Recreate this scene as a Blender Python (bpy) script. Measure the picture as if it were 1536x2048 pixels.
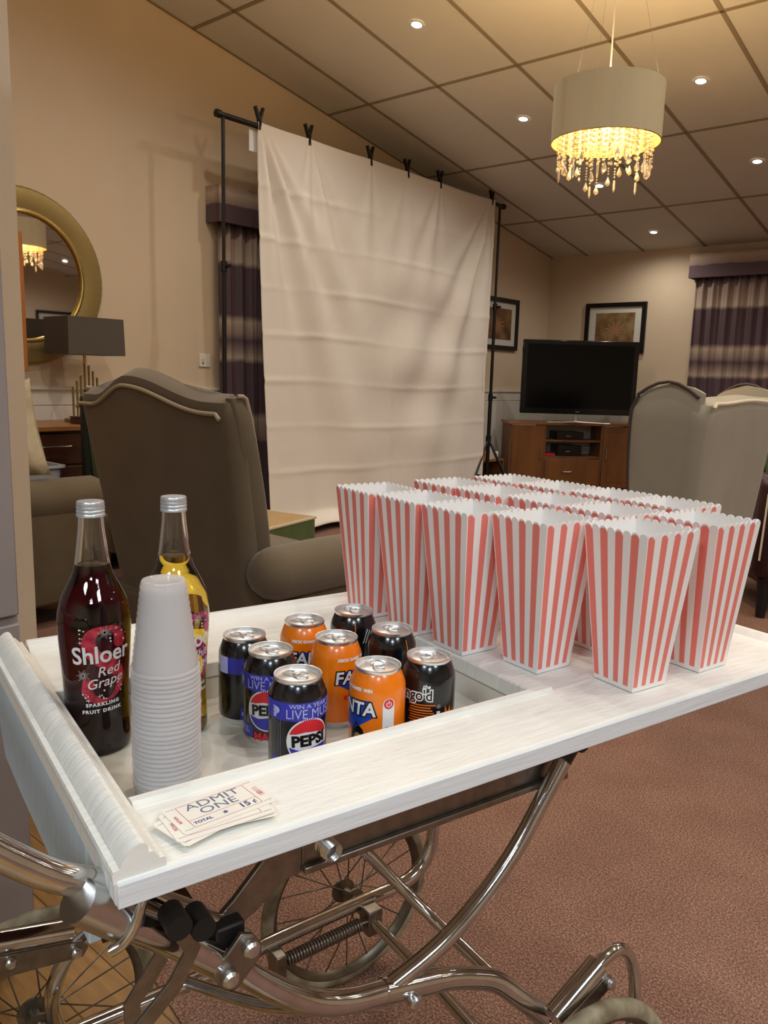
import bpy, bmesh, math, random
from mathutils import Vector, Matrix
random.seed(7)
PI = math.pi
sc = bpy.context.scene
for o in list(bpy.data.objects):
    bpy.data.objects.remove(o)
COL = sc.collection
CAMZ = 1.12

# ------------------------------------------------------------------ camera
cam_d = bpy.data.cameras.new('camera')
cam = bpy.data.objects.new('camera', cam_d)
COL.objects.link(cam)
sc.camera = cam
cam_d.sensor_fit = 'VERTICAL'
cam_d.sensor_height = 36.0
cam_d.lens = 1593.26 / 2048 * 36.0
cam_d.clip_start = 0.02
YAW, PITCH, ROLL = -0.7080, 0.1697, 0.0284
fw = Vector((math.sin(YAW) * math.cos(PITCH), math.cos(YAW) * math.cos(PITCH), -math.sin(PITCH)))
rt = Vector((math.cos(YAW), -math.sin(YAW), 0))
up = rt.cross(fw)
r2 = math.cos(ROLL) * rt + math.sin(ROLL) * up
u2 = -math.sin(ROLL) * rt + math.cos(ROLL) * up
m = Matrix.Identity(4)
for i in range(3):
    m[i][0] = r2[i]; m[i][1] = u2[i]; m[i][2] = -fw[i]
m[2][3] = CAMZ
cam.matrix_world = m

# ------------------------------------------------------------------ world, exposure, lights
wd = bpy.data.worlds.new('world')
sc.world = wd
wd.use_nodes = True
wd.node_tree.nodes['Background'].inputs[0].default_value = (0.9, 0.8, 0.66, 1)
wd.node_tree.nodes['Background'].inputs[1].default_value = 0.03
sc.view_settings.view_transform = 'Standard'
sc.view_settings.look = 'None'
sc.view_settings.gamma = 1.0
sc.view_settings.exposure = 0.34
sc.view_settings.use_curve_mapping = False

CEIL_T = math.tan(0.1725)
CEIL_A = 0.1725


def ceil_z(y):
    return 2.0735 + CAMZ - (y - 3.232) * CEIL_T


def light(name, kind, loc, energy, color, size=0.1, rot=(0, 0, 0), spot=None, blend=0.6, sizey=None):
    d = bpy.data.lights.new(name, kind)
    d.energy = energy
    d.color = color
    if kind == 'AREA':
        d.shape = 'RECTANGLE' if sizey else 'SQUARE'
        d.size = size
        if sizey:
            d.size_y = sizey
    else:
        d.shadow_soft_size = size
    if kind == 'SPOT':
        d.spot_size = spot
        d.spot_blend = blend
    o = bpy.data.objects.new(name, d)
    COL.objects.link(o)
    o.location = loc
    o.rotation_euler = rot
    return o


DOWNLIGHTS = [(-3.12, 3.81), (-3.13, 5.006), (-1.927, 5.006), (-1.927, 6.175), (-3.13, 7.322), (-3.136, 6.208),
              (-0.727, 3.81), (-0.727, 5.006), (-0.727, 6.2), (0.475, 3.81), (0.475, 2.6), (-0.727, 2.6), (-3.13, 2.61), (-3.13, 1.41), (-1.927, 1.41), (-0.727, 1.41), (0.475, 1.41), (1.675, 1.41), (1.675, 3.81), (1.675, 5.006), (2.875, 3.81), (2.875, 6.2), (1.675, 2.6), (2.875, 5.006)]
for (x, y) in DOWNLIGHTS:
    light('downlight_lamp', 'SPOT', (x, y, ceil_z(y) - 0.03), 27 if y < 4.5 else 17, (1.0, 0.92, 0.82), 0.03,
          (0, 0, 0), math.radians(160), 0.9)
# unseen cool fill lights added at the camera end to light the trolley
FILL_PANELS = [(1.7, 0.2), (1.5, -1.4), (0.0, -1.6)]
for (x, y) in FILL_PANELS:
    light('fill_lamp', 'AREA', (x, y, 2.55), 28, (0.78, 0.90, 1.0), 0.58)

# ------------------------------------------------------------------ materials
def s2l(c):
    return tuple(((v / 12.92) if v <= 0.04045 else ((v + 0.055) / 1.055) ** 2.4) for v in c)


def rgb(r, g, b):
    return s2l((r / 255, g / 255, b / 255)) + (1,)


def mat(name, col, rough=0.6, metal=0.0, noise=None, nscale=20, bump=0.0, bscale=60, stretch=(1, 1, 1),
        spec=0.5, emit=None, estr=0, sheen=0, coat=0, trans=0, ior=1.45, col2=None, coord='Object', bdist=0.002):
    m = bpy.data.materials.new(name)
    m.use_nodes = True
    nt = m.node_tree
    b = nt.nodes['Principled BSDF']
    b.inputs['Base Color'].default_value = col
    b.inputs['Roughness'].default_value = rough
    b.inputs['Metallic'].default_value = metal
    b.inputs['Specular IOR Level'].default_value = spec
    b.inputs['IOR'].default_value = ior
    b.inputs['Transmission Weight'].default_value = trans
    b.inputs['Sheen Weight'].default_value = sheen
    b.inputs['Coat Weight'].default_value = coat
    if emit:
        b.inputs['Emission Color'].default_value = emit
        b.inputs['Emission Strength'].default_value = estr
    if noise or bump:
        tc = nt.nodes.new('ShaderNodeTexCoord')
        mp = nt.nodes.new('ShaderNodeMapping')
        mp.inputs['Scale'].default_value = stretch
        nt.links.new(tc.outputs[coord], mp.inputs['Vector'])
    if noise:
        n = nt.nodes.new('ShaderNodeTexNoise')
        n.inputs['Scale'].default_value = nscale
        n.inputs['Detail'].default_value = 6
        nt.links.new(mp.outputs[0], n.inputs['Vector'])
        r = nt.nodes.new('ShaderNodeValToRGB')
        c2 = col2 or tuple(v * (1 - noise) for v in col[:3]) + (1,)
        r.color_ramp.elements[0].position = 0.35
        r.color_ramp.elements[1].position = 0.65
        r.color_ramp.elements[0].color = c2
        r.color_ramp.elements[1].color = col
        nt.links.new(n.outputs['Fac'], r.inputs[0])
        nt.links.new(r.outputs[0], b.inputs['Base Color'])
    if bump:
        n2 = nt.nodes.new('ShaderNodeTexNoise')
        n2.inputs['Scale'].default_value = bscale
        n2.inputs['Detail'].default_value = 5
        nt.links.new(mp.outputs[0], n2.inputs['Vector'])
        bp = nt.nodes.new('ShaderNodeBump')
        bp.inputs['Strength'].default_value = bump
        bp.inputs['Distance'].default_value = bdist
        nt.links.new(n2.outputs['Fac'], bp.inputs['Height'])
        nt.links.new(bp.outputs[0], b.inputs['Normal'])
    return m


M = {}
M['wall'] = mat('painted wall', rgb(208, 190, 164), 0.75, noise=0.04, nscale=3, bump=0.15, bscale=250)
M['ceil'] = mat('ceiling tile', rgb(208, 204, 194), 0.8, noise=0.05, nscale=2, bump=0.2, bscale=300)
M['grid'] = mat('ceiling grid bar', rgb(142, 128, 106), 0.6)  # grey-brown bars; shadow along the tile edges is put into the colour
M['dado'] = mat('white wainscot paint', rgb(214, 210, 200), 0.4)
M['white'] = mat('white painted timber', rgb(240, 238, 230), 0.42, noise=0.04, nscale=14, bump=0.55, bscale=28, stretch=(1, 5, 1), bdist=0.003)
M['whitefront'] = mat('white brushed timber edge', rgb(228, 230, 232), 0.5, noise=0.06, nscale=40, stretch=(0.2, 1, 3), bump=0.4, bscale=60)
M['blue_white'] = mat('pale blue white painted board', rgb(196, 214, 224), 0.5, noise=0.1, nscale=30, stretch=(1, 6, 0.5), bump=0.3, bscale=70)
M['basin'] = mat('off white tray floor', rgb(232, 227, 214), 0.35, noise=0.05, nscale=6)
M['chrome'] = mat('worn chrome', rgb(214, 213, 212), 0.11, 1.0, noise=0.18, nscale=35, bump=0.1, bscale=60)
M['chrome2'] = mat('dull steel', rgb(150, 142, 132), 0.38, 1.0, noise=0.25, nscale=60)
M['steel'] = mat('bright steel', rgb(205, 205, 205), 0.25, 1.0)
M['blackrub'] = mat('black rubber', rgb(22, 20, 20), 0.5)
M['tyre'] = mat('aged grey rubber tyre', rgb(168, 158, 132), 0.55, noise=0.5, nscale=25, col2=rgb(112, 100, 76))
M['rim'] = mat('dark steel rim', rgb(120, 112, 96), 0.35, 0.8, noise=0.3, nscale=40)
M['velvet'] = mat('taupe velvet', rgb(102, 88, 66), 0.85, noise=0.16, nscale=5, bump=0.12, bscale=300, sheen=0.25)
M['velvet_pipe'] = mat('light piping cord', rgb(160, 146, 122), 0.7)
M['greige'] = mat('pale grey green velvet', rgb(150, 142, 124), 0.85, noise=0.1, nscale=6, sheen=0.2)
M['cream'] = mat('cream velvet', rgb(206, 196, 168), 0.8, noise=0.07, nscale=8, sheen=0.2)
M['darkpipe'] = mat('dark piping cord', rgb(66, 54, 50), 0.6)
M['maroon'] = mat('maroon leather', rgb(52, 24, 28), 0.4, noise=0.2, nscale=6)
M['green'] = mat('green velvet', rgb(66, 88, 18), 0.75, noise=0.35, nscale=9, stretch=(1, 1, 0.3), sheen=0.3)
M['darkgreen'] = mat('dark green velvet', rgb(24, 30, 16), 0.8)
M['tan'] = mat('tan seat fabric', rgb(178, 150, 108), 0.8, noise=0.06, nscale=10)
M['black'] = mat('black metal', rgb(18, 16, 16), 0.4)
M['blackfr'] = mat('black frame', rgb(14, 12, 12), 0.35)
M['mount'] = mat('white mount board', rgb(205, 202, 192), 0.7)
M['tv'] = mat('glossy black screen', rgb(6, 7, 7), 0.16, spec=0.22)
M['tvbez'] = mat('black glossy bezel', rgb(9, 9, 9), 0.2)
M['wood'] = mat('oak veneer', rgb(124, 78, 38), 0.4, noise=0.35, nscale=7, stretch=(1, 1, 0.15))
M['woodtop'] = mat('oak top', rgb(160, 108, 60), 0.35, noise=0.3, nscale=7, stretch=(0.2, 0.2, 1))
M['dkwood'] = mat('dark stained wood', rgb(74, 38, 20), 0.4, noise=0.3, nscale=9, stretch=(0.2, 1, 1))
M['orangewood'] = mat('orange stained wood', rgb(176, 108, 52), 0.45, noise=0.15, nscale=8, stretch=(1, 1, 0.1))
M['gold'] = mat('brushed antique gold', rgb(168, 148, 96), 0.45, 0.65, noise=0.3, nscale=60, stretch=(1, 4, 4))
M['goldedge'] = mat('polished gold', rgb(205, 176, 96), 0.25, 0.9)
M['mirror'] = mat('mirror glass', (0.85, 0.85, 0.85, 1), 0.02, 1.0)
M['shade'] = mat('charcoal lamp shade fabric', rgb(82, 74, 66), 0.8)
M['shadelin'] = mat('grey beige drum fabric', rgb(176, 162, 130), 0.6, noise=0.05, nscale=30, stretch=(1, 1, 0.05))
M['shadein'] = mat('shade lining', rgb(150, 112, 60), 0.6, emit=(1.0, 0.62, 0.2, 1), estr=0.0)
M['plasticw'] = mat('white plastic', rgb(216, 214, 204), 0.4)
M['grey'] = mat('taupe grey enamelled panel', rgb(146, 136, 132), 0.35, noise=0.04, nscale=4)
M['ticket'] = mat('cream ticket paper', rgb(238, 232, 220), 0.7)
M['inkblue'] = mat('blue ink', rgb(62, 72, 128), 0.7)
M['inkgrey'] = mat('blue grey ink', rgb(104, 112, 140), 0.7)
M['inkred'] = mat('red ink', rgb(196, 84, 84), 0.7)
M['boxwhite'] = mat('white card', rgb(244, 240, 236), 0.5)
M['boxred'] = mat('coral red print', rgb(238, 130, 118), 0.45)
M['alu'] = mat('aluminium can end', rgb(238, 238, 238), 0.34, 1.0, bump=0.1, bscale=200)
M['canblack'] = mat('black can lacquer', rgb(14, 14, 17), 0.2, coat=0.4)
M['canorange'] = mat('orange can lacquer', rgb(238, 122, 8), 0.28, coat=0.4)
M['pblue'] = mat('blue print', rgb(52, 54, 168), 0.3)
M['pred'] = mat('red print', rgb(214, 38, 50), 0.3)
M['pwhite'] = mat('white print', rgb(226, 226, 226), 0.3)
M['pblack'] = mat('black print', rgb(8, 8, 8), 0.3)
M['plilac'] = mat('lilac print', rgb(176, 178, 224), 0.3)
M['porange'] = mat('orange print', rgb(228, 116, 30), 0.3)
M['pyellow'] = mat('yellow print', rgb(244, 170, 40), 0.3)
M['pfblue'] = mat('royal blue print', rgb(24, 62, 160), 0.3)
M['pdark'] = mat('charcoal print', rgb(104, 104, 116), 0.3)
M['ppink'] = mat('pink red print', rgb(196, 58, 78), 0.35, noise=0.5, nscale=120, col2=rgb(140, 22, 40))
M['ppink2'] = mat('magenta print', rgb(190, 70, 120), 0.35, noise=0.5, nscale=120, col2=rgb(120, 30, 70))
M['cap'] = mat('silver screw cap', rgb(206, 210, 214), 0.3, 0.6)
M['cotton'] = mat('white cotton sheet', rgb(228, 222, 212), 0.85, bump=0.3, bscale=9, bdist=0.010)
M['bulb'] = mat('warm bulb', (1, 0.8, 0.5, 1), 0.5, emit=(1.0, 0.72, 0.34, 1), estr=14)
M['dlight'] = mat('downlight lens', (1, 1, 1, 1), 0.5, emit=(1.0, 0.93, 0.82, 1), estr=26)
M['dpanel'] = mat('light diffuser', (1, 1, 1, 1), 0.5, emit=(0.95, 0.97, 1.0, 1), estr=3)
M['cushion'] = mat('quilted cream satin', rgb(204, 190, 156), 0.45, noise=0.25, nscale=14, bump=0.5, bscale=14, bdist=0.01)
M['tub'] = mat('clear storage tub', rgb(196, 198, 204), 0.25)
M['red'] = mat('red cover', rgb(180, 30, 34), 0.5)
M['boxorange'] = mat('orange card box', rgb(226, 140, 30), 0.5)
M['foliage'] = mat('dark green weave', rgb(40, 60, 18), 0.8)
M['petal'] = mat('pale brown petal print', rgb(160, 112, 84), 0.7)


def glassmat(name, col, rough=0.0, ior=1.45):
    m = bpy.data.materials.new(name)
    m.use_nodes = True
    b = m.node_tree.nodes['Principled BSDF']
    b.inputs['Base Color'].default_value = col
    b.inputs['Roughness'].default_value = rough
    b.inputs['Transmission Weight'].default_value = 1.0
    b.inputs['IOR'].default_value = ior
    return m


M['glass'] = glassmat('clear bottle glass', (0.97, 0.98, 0.97, 1))
M['redjuice'] = glassmat('red grape drink', (0.030, 0.0004, 0.004, 1), 0.0, 1.34)
M['wine'] = mat('deep red drink', (0.012, 0.0008, 0.0025, 1), 0.06, spec=0.6)
M['goldjuice'] = glassmat('pale gold drink', (0.90, 0.60, 0.07, 1), 0.0, 1.34)
M['crystal_inner'] = mat('crystal bead', (1.0, 0.90, 0.70, 1), 0.03, trans=0.95, ior=1.5)
M['crystal'] = mat('crystal', (1.0, 0.93, 0.78, 1), 0.04, trans=0.72, ior=1.5)


def cupmat():
    m = bpy.data.materials.new('translucent plastic cup')
    m.use_nodes = True
    nt = m.node_tree
    b = nt.nodes['Principled BSDF']
    b.inputs['Base Color'].default_value = rgb(250, 247, 246)
    b.inputs['Roughness'].default_value = 0.08
    b.inputs['Coat Weight'].default_value = 0.6
    t = nt.nodes.new('ShaderNodeBsdfTransparent')
    tl = nt.nodes.new('ShaderNodeBsdfTranslucent')
    tl.inputs[0].default_value = rgb(252, 248, 248)
    mx = nt.nodes.new('ShaderNodeMixShader')
    mx.inputs[0].default_value = 0.45
    mx2 = nt.nodes.new('ShaderNodeMixShader')
    mx2.inputs[0].default_value = 0.60
    nt.links.new(b.outputs[0], mx.inputs[1])
    nt.links.new(tl.outputs[0], mx.inputs[2])
    nt.links.new(mx.outputs[0], mx2.inputs[1])
    nt.links.new(t.outputs[0], mx2.inputs[2])
    nt.links.new(mx2.outputs[0], nt.nodes['Material Output'].inputs[0])
    return m


M['cup'] = cupmat()


def stripemat(name, stops, scale=1.0, axis=2):
    """horizontal woven bands: stops = [(z fraction, colour)] constant ramp over object z from 0 to scale"""
    m = bpy.data.materials.new(name)
    m.use_nodes = True
    nt = m.node_tree
    b = nt.nodes['Principled BSDF']
    b.inputs['Roughness'].default_value = 0.8
    tc = nt.nodes.new('ShaderNodeTexCoord')
    sp = nt.nodes.new('ShaderNodeSeparateXYZ')
    nt.links.new(tc.outputs['Object'], sp.inputs[0])
    n = nt.nodes.new('ShaderNodeTexNoise')
    n.inputs['Scale'].default_value = 12
    nt.links.new(tc.outputs['Object'], n.inputs['Vector'])
    ma = nt.nodes.new('ShaderNodeMath'); ma.operation = 'MULTIPLY_ADD'
    ma.inputs[1].default_value = 0.03; ma.inputs[2].default_value = -0.015
    nt.links.new(n.outputs['Fac'], ma.inputs[0])
    ad = nt.nodes.new('ShaderNodeMath'); ad.operation = 'ADD'
    nt.links.new(sp.outputs[axis], ad.inputs[0]); nt.links.new(ma.outputs[0], ad.inputs[1])
    dv = nt.nodes.new('ShaderNodeMath'); dv.operation = 'DIVIDE'; dv.inputs[1].default_value = scale
    nt.links.new(ad.outputs[0], dv.inputs[0])
    r = nt.nodes.new('ShaderNodeValToRGB')
    el = r.color_ramp.elements
    el[0].position = stops[0][0]; el[0].color = stops[0][1]
    el[1].position = stops[1][0]; el[1].color = stops[1][1]
    for p_, c_ in stops[2:]:
        e = el.new(p_); e.color = c_
    nt.links.new(dv.outputs[0], r.inputs[0])
    nt.links.new(r.outputs[0], b.inputs['Base Color'])
    return m


_dk = rgb(86, 68, 74); _md = rgb(140, 120, 112); _lt = rgb(176, 158, 140)
CURT_STOPS = [(0.0, _dk), (0.30, _dk), (0.31, _md), (0.38, _lt), (0.40, _dk), (0.56, _dk), (0.575, _lt), (0.60, _md), (0.63, _dk), (0.65, _md),
              (0.69, _lt), (0.71, _dk), (0.86, _dk), (0.875, _lt), (0.95, _md), (1.0, _dk)]
M['curtain'] = stripemat('banded curtain fabric', CURT_STOPS, 2.1)
M['valance'] = stripemat('banded valance fabric', [(0.0, _dk), (0.48, _dk), (0.52, _md), (0.8, _lt), (1.0, _md)], 0.23)


def carpetmat():
    m = bpy.data.materials.new('speckled brown carpet')
    m.use_nodes = True
    nt = m.node_tree
    b = nt.nodes['Principled BSDF']
    b.inputs['Roughness'].default_value = 0.95
    b.inputs['Specular IOR Level'].default_value = 0.1
    tc = nt.nodes.new('ShaderNodeTexCoord')
    n = nt.nodes.new('ShaderNodeTexNoise'); n.inputs['Scale'].default_value = 240; n.inputs['Detail'].default_value = 3
    n2 = nt.nodes.new('ShaderNodeTexNoise'); n2.inputs['Scale'].default_value = 6
    nt.links.new(tc.outputs['Object'], n.inputs['Vector']); nt.links.new(tc.outputs['Object'], n2.inputs['Vector'])
    r = nt.nodes.new('ShaderNodeValToRGB')
    el = r.color_ramp.elements
    el[0].position = 0.32; el[0].color = rgb(96, 68, 60)
    el[1].position = 0.70; el[1].color = rgb(172, 140, 118)
    e = el.new(0.5); e.color = rgb(130, 98, 84)
    nt.links.new(n.outputs['Fac'], r.inputs[0])
    mx = nt.nodes.new('ShaderNodeMixRGB'); mx.blend_type = 'MULTIPLY'; mx.inputs[0].default_value = 0.35
    nt.links.new(r.outputs[0], mx.inputs[1]); nt.links.new(n2.outputs['Color'], mx.inputs[2])
    r2_ = nt.nodes.new('ShaderNodeValToRGB')
    r2_.color_ramp.elements[0].position = 0.4; r2_.color_ramp.elements[0].color = (0.72, 0.66, 0.68, 1)
    r2_.color_ramp.elements[1].position = 0.6; r2_.color_ramp.elements[1].color = (1, 1, 1, 1)
    nt.links.new(n2.outputs['Fac'], r2_.inputs[0]); nt.links.new(r2_.outputs[0], mx.inputs[2])
    nt.links.new(mx.outputs[0], b.inputs['Base Color'])
    bp = nt.nodes.new('ShaderNodeBump'); bp.inputs['Strength'].default_value = 0.6; bp.inputs['Distance'].default_value = 0.004
    nt.links.new(n.outputs['Fac'], bp.inputs['Height']); nt.links.new(bp.outputs[0], b.inputs['Normal'])
    return m


def plankmat():
    m = bpy.data.materials.new('oak plank vinyl')
    m.use_nodes = True
    nt = m.node_tree
    b = nt.nodes['Principled BSDF']
    b.inputs['Roughness'].default_value = 0.35
    tc = nt.nodes.new('ShaderNodeTexCoord')
    br = nt.nodes.new('ShaderNodeTexBrick')
    br.inputs['Scale'].default_value = 1.0
    br.inputs['Brick Width'].default_value = 0.9
    br.inputs['Row Height'].default_value = 0.10
    br.inputs['Mortar Size'].default_value = 0.0015
    br.inputs['Color1'].default_value = rgb(176, 136, 84)
    br.inputs['Color2'].default_value = rgb(142, 104, 60)
    br.inputs['Mortar'].default_value = rgb(84, 58, 34)
    nt.links.new(tc.outputs['Object'], br.inputs['Vector'])
    mp = nt.nodes.new('ShaderNodeMapping'); mp.inputs['Scale'].default_value = (1.5, 14, 1)
    nt.links.new(tc.outputs['Object'], mp.inputs[0])
    n = nt.nodes.new('ShaderNodeTexNoise'); n.inputs['Scale'].default_value = 4; n.inputs['Detail'].default_value = 8
    nt.links.new(mp.outputs[0], n.inputs['Vector'])
    r = nt.nodes.new('ShaderNodeValToRGB')
    r.color_ramp.elements[0].position = 0.3; r.color_ramp.elements[0].color = (0.55, 0.5, 0.42, 1)
    r.color_ramp.elements[1].position = 0.7; r.color_ramp.elements[1].color = (1, 1, 1, 1)
    nt.links.new(n.outputs['Fac'], r.inputs[0])
    mx = nt.nodes.new('ShaderNodeMixRGB'); mx.blend_type = 'MULTIPLY'; mx.inputs[0].default_value = 0.8
    nt.links.new(br.outputs['Color'], mx.inputs[1]); nt.links.new(r.outputs[0], mx.inputs[2])
    nt.links.new(mx.outputs[0], b.inputs['Base Color'])
    return m


M['carpet'] = carpetmat()
M['plank'] = plankmat()


# ------------------------------------------------------------------ mesh builder
class MB:
    def __init__(self):
        self.v = []; self.f = []; self.mi = []

    def add(self, vs, fs, mi=0):
        b = len(self.v)
        self.v += [tuple(p) for p in vs]
        for f in fs:
            self.f.append(tuple(b + i for i in f)); self.mi.append(mi)
        return self

    def box(self, x0, x1, y0, y1, z0, z1, mi=0):
        vs = [(x, y, z) for x in (x0, x1) for y in (y0, y1) for z in (z0, z1)]
        return self.add(vs, [(0, 1, 3, 2), (4, 6, 7, 5), (0, 4, 5, 1), (2, 3, 7, 6), (0, 2, 6, 4), (1, 5, 7, 3)], mi)

    def rings(self, R, cap=True, closed=True, mi=0, loop=False):
        n = len(R[0]); vs = [p for r in R for p in r]; fs = []
        k = len(R)
        for i in range(k if loop else k - 1):
            a = i * n; b = ((i + 1) % k) * n
            for j in range(n if closed else n - 1):
                j2 = (j + 1) % n
                fs.append((a + j, a + j2, b + j2, b + j))
        if cap and not loop:
            fs.append(tuple(range(n - 1, -1, -1)))
            fs.append(tuple((k - 1) * n + j for j in range(n)))
        return self.add(vs, fs, mi)

    def tube(self, pts, r, n=12, mi=0, loop=False, cap=True):
        P = [Vector(p) for p in pts]
        k = len(P)
        rr = r if isinstance(r, (list, tuple)) else [r] * k
        R = []
        nrm = None
        for i in range(k):
            if loop:
                t = (P[(i + 1) % k] - P[i - 1]).normalized()
            else:
                t = (P[min(i + 1, k - 1)] - P[max(i - 1, 0)]).normalized()
            if nrm is None:
                a = Vector((0, 0, 1)) if abs(t.z) < 0.9 else Vector((1, 0, 0))
                nrm = (a - t * a.dot(t)).normalized()
            else:
                nrm = (nrm - t * nrm.dot(t)).normalized()
            bn = t.cross(nrm)
            R.append([P[i] + rr[i] * (math.cos(2 * PI * j / n) * nrm + math.sin(2 * PI * j / n) * bn) for j in range(n)])
        return self.rings(R, cap=cap, loop=loop, mi=mi)

    def lathe(self, prof, n=32, c=(0, 0, 0), cap=False, mi=0):
        R = [[(c[0] + r * math.cos(2 * PI * j / n), c[1] + r * math.sin(2 * PI * j / n), c[2] + z) for j in range(n)] for r, z in prof]
        return self.rings(R, cap=cap, mi=mi)

    def cyl(self, a, b, r, n=16, mi=0):
        return self.tube([a, b], r, n, mi)

    def prism(self, poly, fn, d0, d1, mi=0):
        """poly: 2D points; fn(p, d) -> 3D"""
        n = len(poly)
        vs = [fn(p, d0) for p in poly] + [fn(p, d1) for p in poly]
        fs = [tuple(range(n - 1, -1, -1)), tuple(range(n, 2 * n))] + [(i, (i + 1) % n, n + (i + 1) % n, n + i) for i in range(n)]
        return self.add(vs, fs, mi)

    def grid(self, fn, nu, nv, mi=0):
        vs = [fn(i / nu, j / nv) for i in range(nu + 1) for j in range(nv + 1)]
        fs = [(i * (nv + 1) + j, (i + 1) * (nv + 1) + j, (i + 1) * (nv + 1) + j + 1, i * (nv + 1) + j + 1) for i in range(nu) for j in range(nv)]
        return self.add(vs, fs, mi)

    def ball(self, c, r, n=10, mi=0, sz=1.0):
        prof = [(r * math.sin(PI * i / (n // 2)) + 1e-5, -r * sz * math.cos(PI * i / (n // 2))) for i in range(n // 2 + 1)]
        return self.lathe(prof, n, c, mi=mi)

    def build(self, name, mats, parent=None, smooth=True, angle=35, bevel=0, solid=0, loc=None, rot=None):
        me = bpy.data.meshes.new(name)
        me.from_pydata(self.v, [], self.f)
        bm = bmesh.new(); bm.from_mesh(me)
        bmesh.ops.recalc_face_normals(bm, faces=bm.faces)
        bm.to_mesh(me); bm.free()
        if not isinstance(mats, (list, tuple)):
            mats = [mats]
        for q in mats:
            me.materials.append(M[q] if isinstance(q, str) else q)
        if len(mats) > 1:
            for p, i in zip(me.polygons, self.mi):
                p.material_index = i
        if smooth:
            me.polygons.foreach_set('use_smooth', [True] * len(me.polygons))
            me.set_sharp_from_angle(angle=math.radians(angle))
        me.update()
        o = bpy.data.objects.new(name, me)
        COL.objects.link(o)
        if parent:
            o.parent = parent
        if loc:
            o.location = loc
        if rot:
            o.rotation_euler = rot
        if solid:
            s = o.modifiers.new('solid', 'SOLIDIFY'); s.thickness = solid; s.offset = 0
        if bevel:
            b = o.modifiers.new('bevel', 'BEVEL'); b.width = bevel; b.segments = 2; b.limit_method = 'ANGLE'
            b.harden_normals = False
        return o


def empty(name, loc=(0, 0, 0), rz=0.0):
    o = bpy.data.objects.new(name, None)
    o.empty_display_size = 0.1
    COL.objects.link(o)
    o.location = loc
    o.rotation_euler = (0, 0, rz)
    return o


def tag(o, label=None, cat=None, group=None, kind=None):
    if label: o['label'] = label
    if cat: o['category'] = cat
    if group: o['group'] = group
    if kind: o['kind'] = kind
    return o


def struct(o):
    o['kind'] = 'structure'
    return o


def copy_tree(o, parent=None):
    c = o.copy()
    COL.objects.link(c)
    if parent is not None:
        c.parent = parent
    for ch in list(o.children):
        copy_tree(ch, c)
    return c


# ------------------------------------------------------------------ room shell
XW, YW, XR, YB = -4.434, 7.806, 3.98, -3.2
NW0, NW1, NWX = 0.80, 0.92, -1.955        # the wall stub between the serving area and the lounge


def wall_poly(pts, fn, t, name, m='wall'):
    return struct(MB().prism(pts, fn, 0, t).build(name, m, smooth=False))


# floor : carpet in the lounge, planks on the camera side
BY0, BY1 = 0.93, -0.50
struct(MB().prism([(XW - .1, NW0 + .05), (-1.95, .90), (-1.0, .70), (XR, -.55), (XR, YW + .1), (XW - .1, YW + .1)], lambda p, d: (p[0], p[1], d), -0.06, 0.004).build('floor', 'carpet', smooth=False))
struct(MB().box(XW - .1, XR, YB, NW0 + .3, -0.08, 0.0).build('floor', 'plank', smooth=False))
# sloping ceiling slab of lay-in tiles and its grid
def cpt(x, s, off=0.0):
    """point on the ceiling plane; s = metres along the slope from the origin row; off = below the plane"""
    y = 3.232 + s * math.cos(CEIL_A) - off * math.sin(CEIL_A)
    z = 2.0735 + CAMZ - s * math.sin(CEIL_A) - off * math.cos(CEIL_A)
    return (x, y, z)
mb = MB()
s0, s1 = -6.0, 4.66
mb.prism([(XW - .1, s0), (XR + .1, s0), (XR + .1, s1 + .15), (XW - .1, s1 + .15)], lambda p, d: cpt(p[0], p[1], d), 0.002, -0.12)
struct(mb.build('ceiling', 'ceil', smooth=False))
mb = MB()
def cbar(x0, x1, a, b):
    vs = [cpt(x, s, o) for o in (0.006, -0.004) for x, s in ((x0, a), (x1, a), (x1, b), (x0, b))]
    mb.add(vs, [(0, 1, 2, 3), (7, 6, 5, 4), (0, 4, 5, 1), (1, 5, 6, 2), (2, 6, 7, 3), (3, 7, 4, 0)])
x = -4.0225
while x < XR:
    cbar(x - .012, x + .012, s0 + .05, s1 + .08); x += .6
for j in range(-4, 4):
    cbar(XW, XR, j * 1.2 - .012, j * 1.2 + .012)
cbar(XW, XW + .02, s0 + .05, s1 + .05); cbar(XW, XR, s1 - .005, s1 + .02)
struct(mb.build('trim_1', 'grid', smooth=False))

def zc(y): return ceil_z(y) + .05
wall_poly([(YB, 0), (YW, 0), (YW, zc(YW)), (YB, zc(YB))], lambda p, d: (XW - d, p[0], p[1]), .12, 'wall_left')
wall_poly([(YB, 0), (YW, 0), (YW, zc(YW)), (YB, zc(YB))], lambda p, d: (XR + d, p[0], p[1]), .12, 'wall_right')
wall_poly([(XW - .12, 0), (XR + .12, 0), (XR + .12, zc(YW)), (XW - .12, zc(YW))], lambda p, d: (p[0], YW + d, p[1]), .12, 'wall_far')
wall_poly([(XW - .12, 0), (XR + .12, 0), (XR + .12, zc(YB)), (XW - .12, zc(YB))], lambda p, d: (p[0], YB - d, p[1]), .12, 'wall_back')
wall_poly([(XW, 0), (NWX, 0), (NWX, zc(.9)), (XW, zc(.9))], lambda p, d: (p[0], NW0 + d, p[1]), NW1 - NW0, 'wall_near')
struct(MB().box(XW + .01, NWX + .008, NW0 - .012, NW1 + .012, 0.0, .10).build('baseboard_near', 'dado', bevel=.004))
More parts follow.
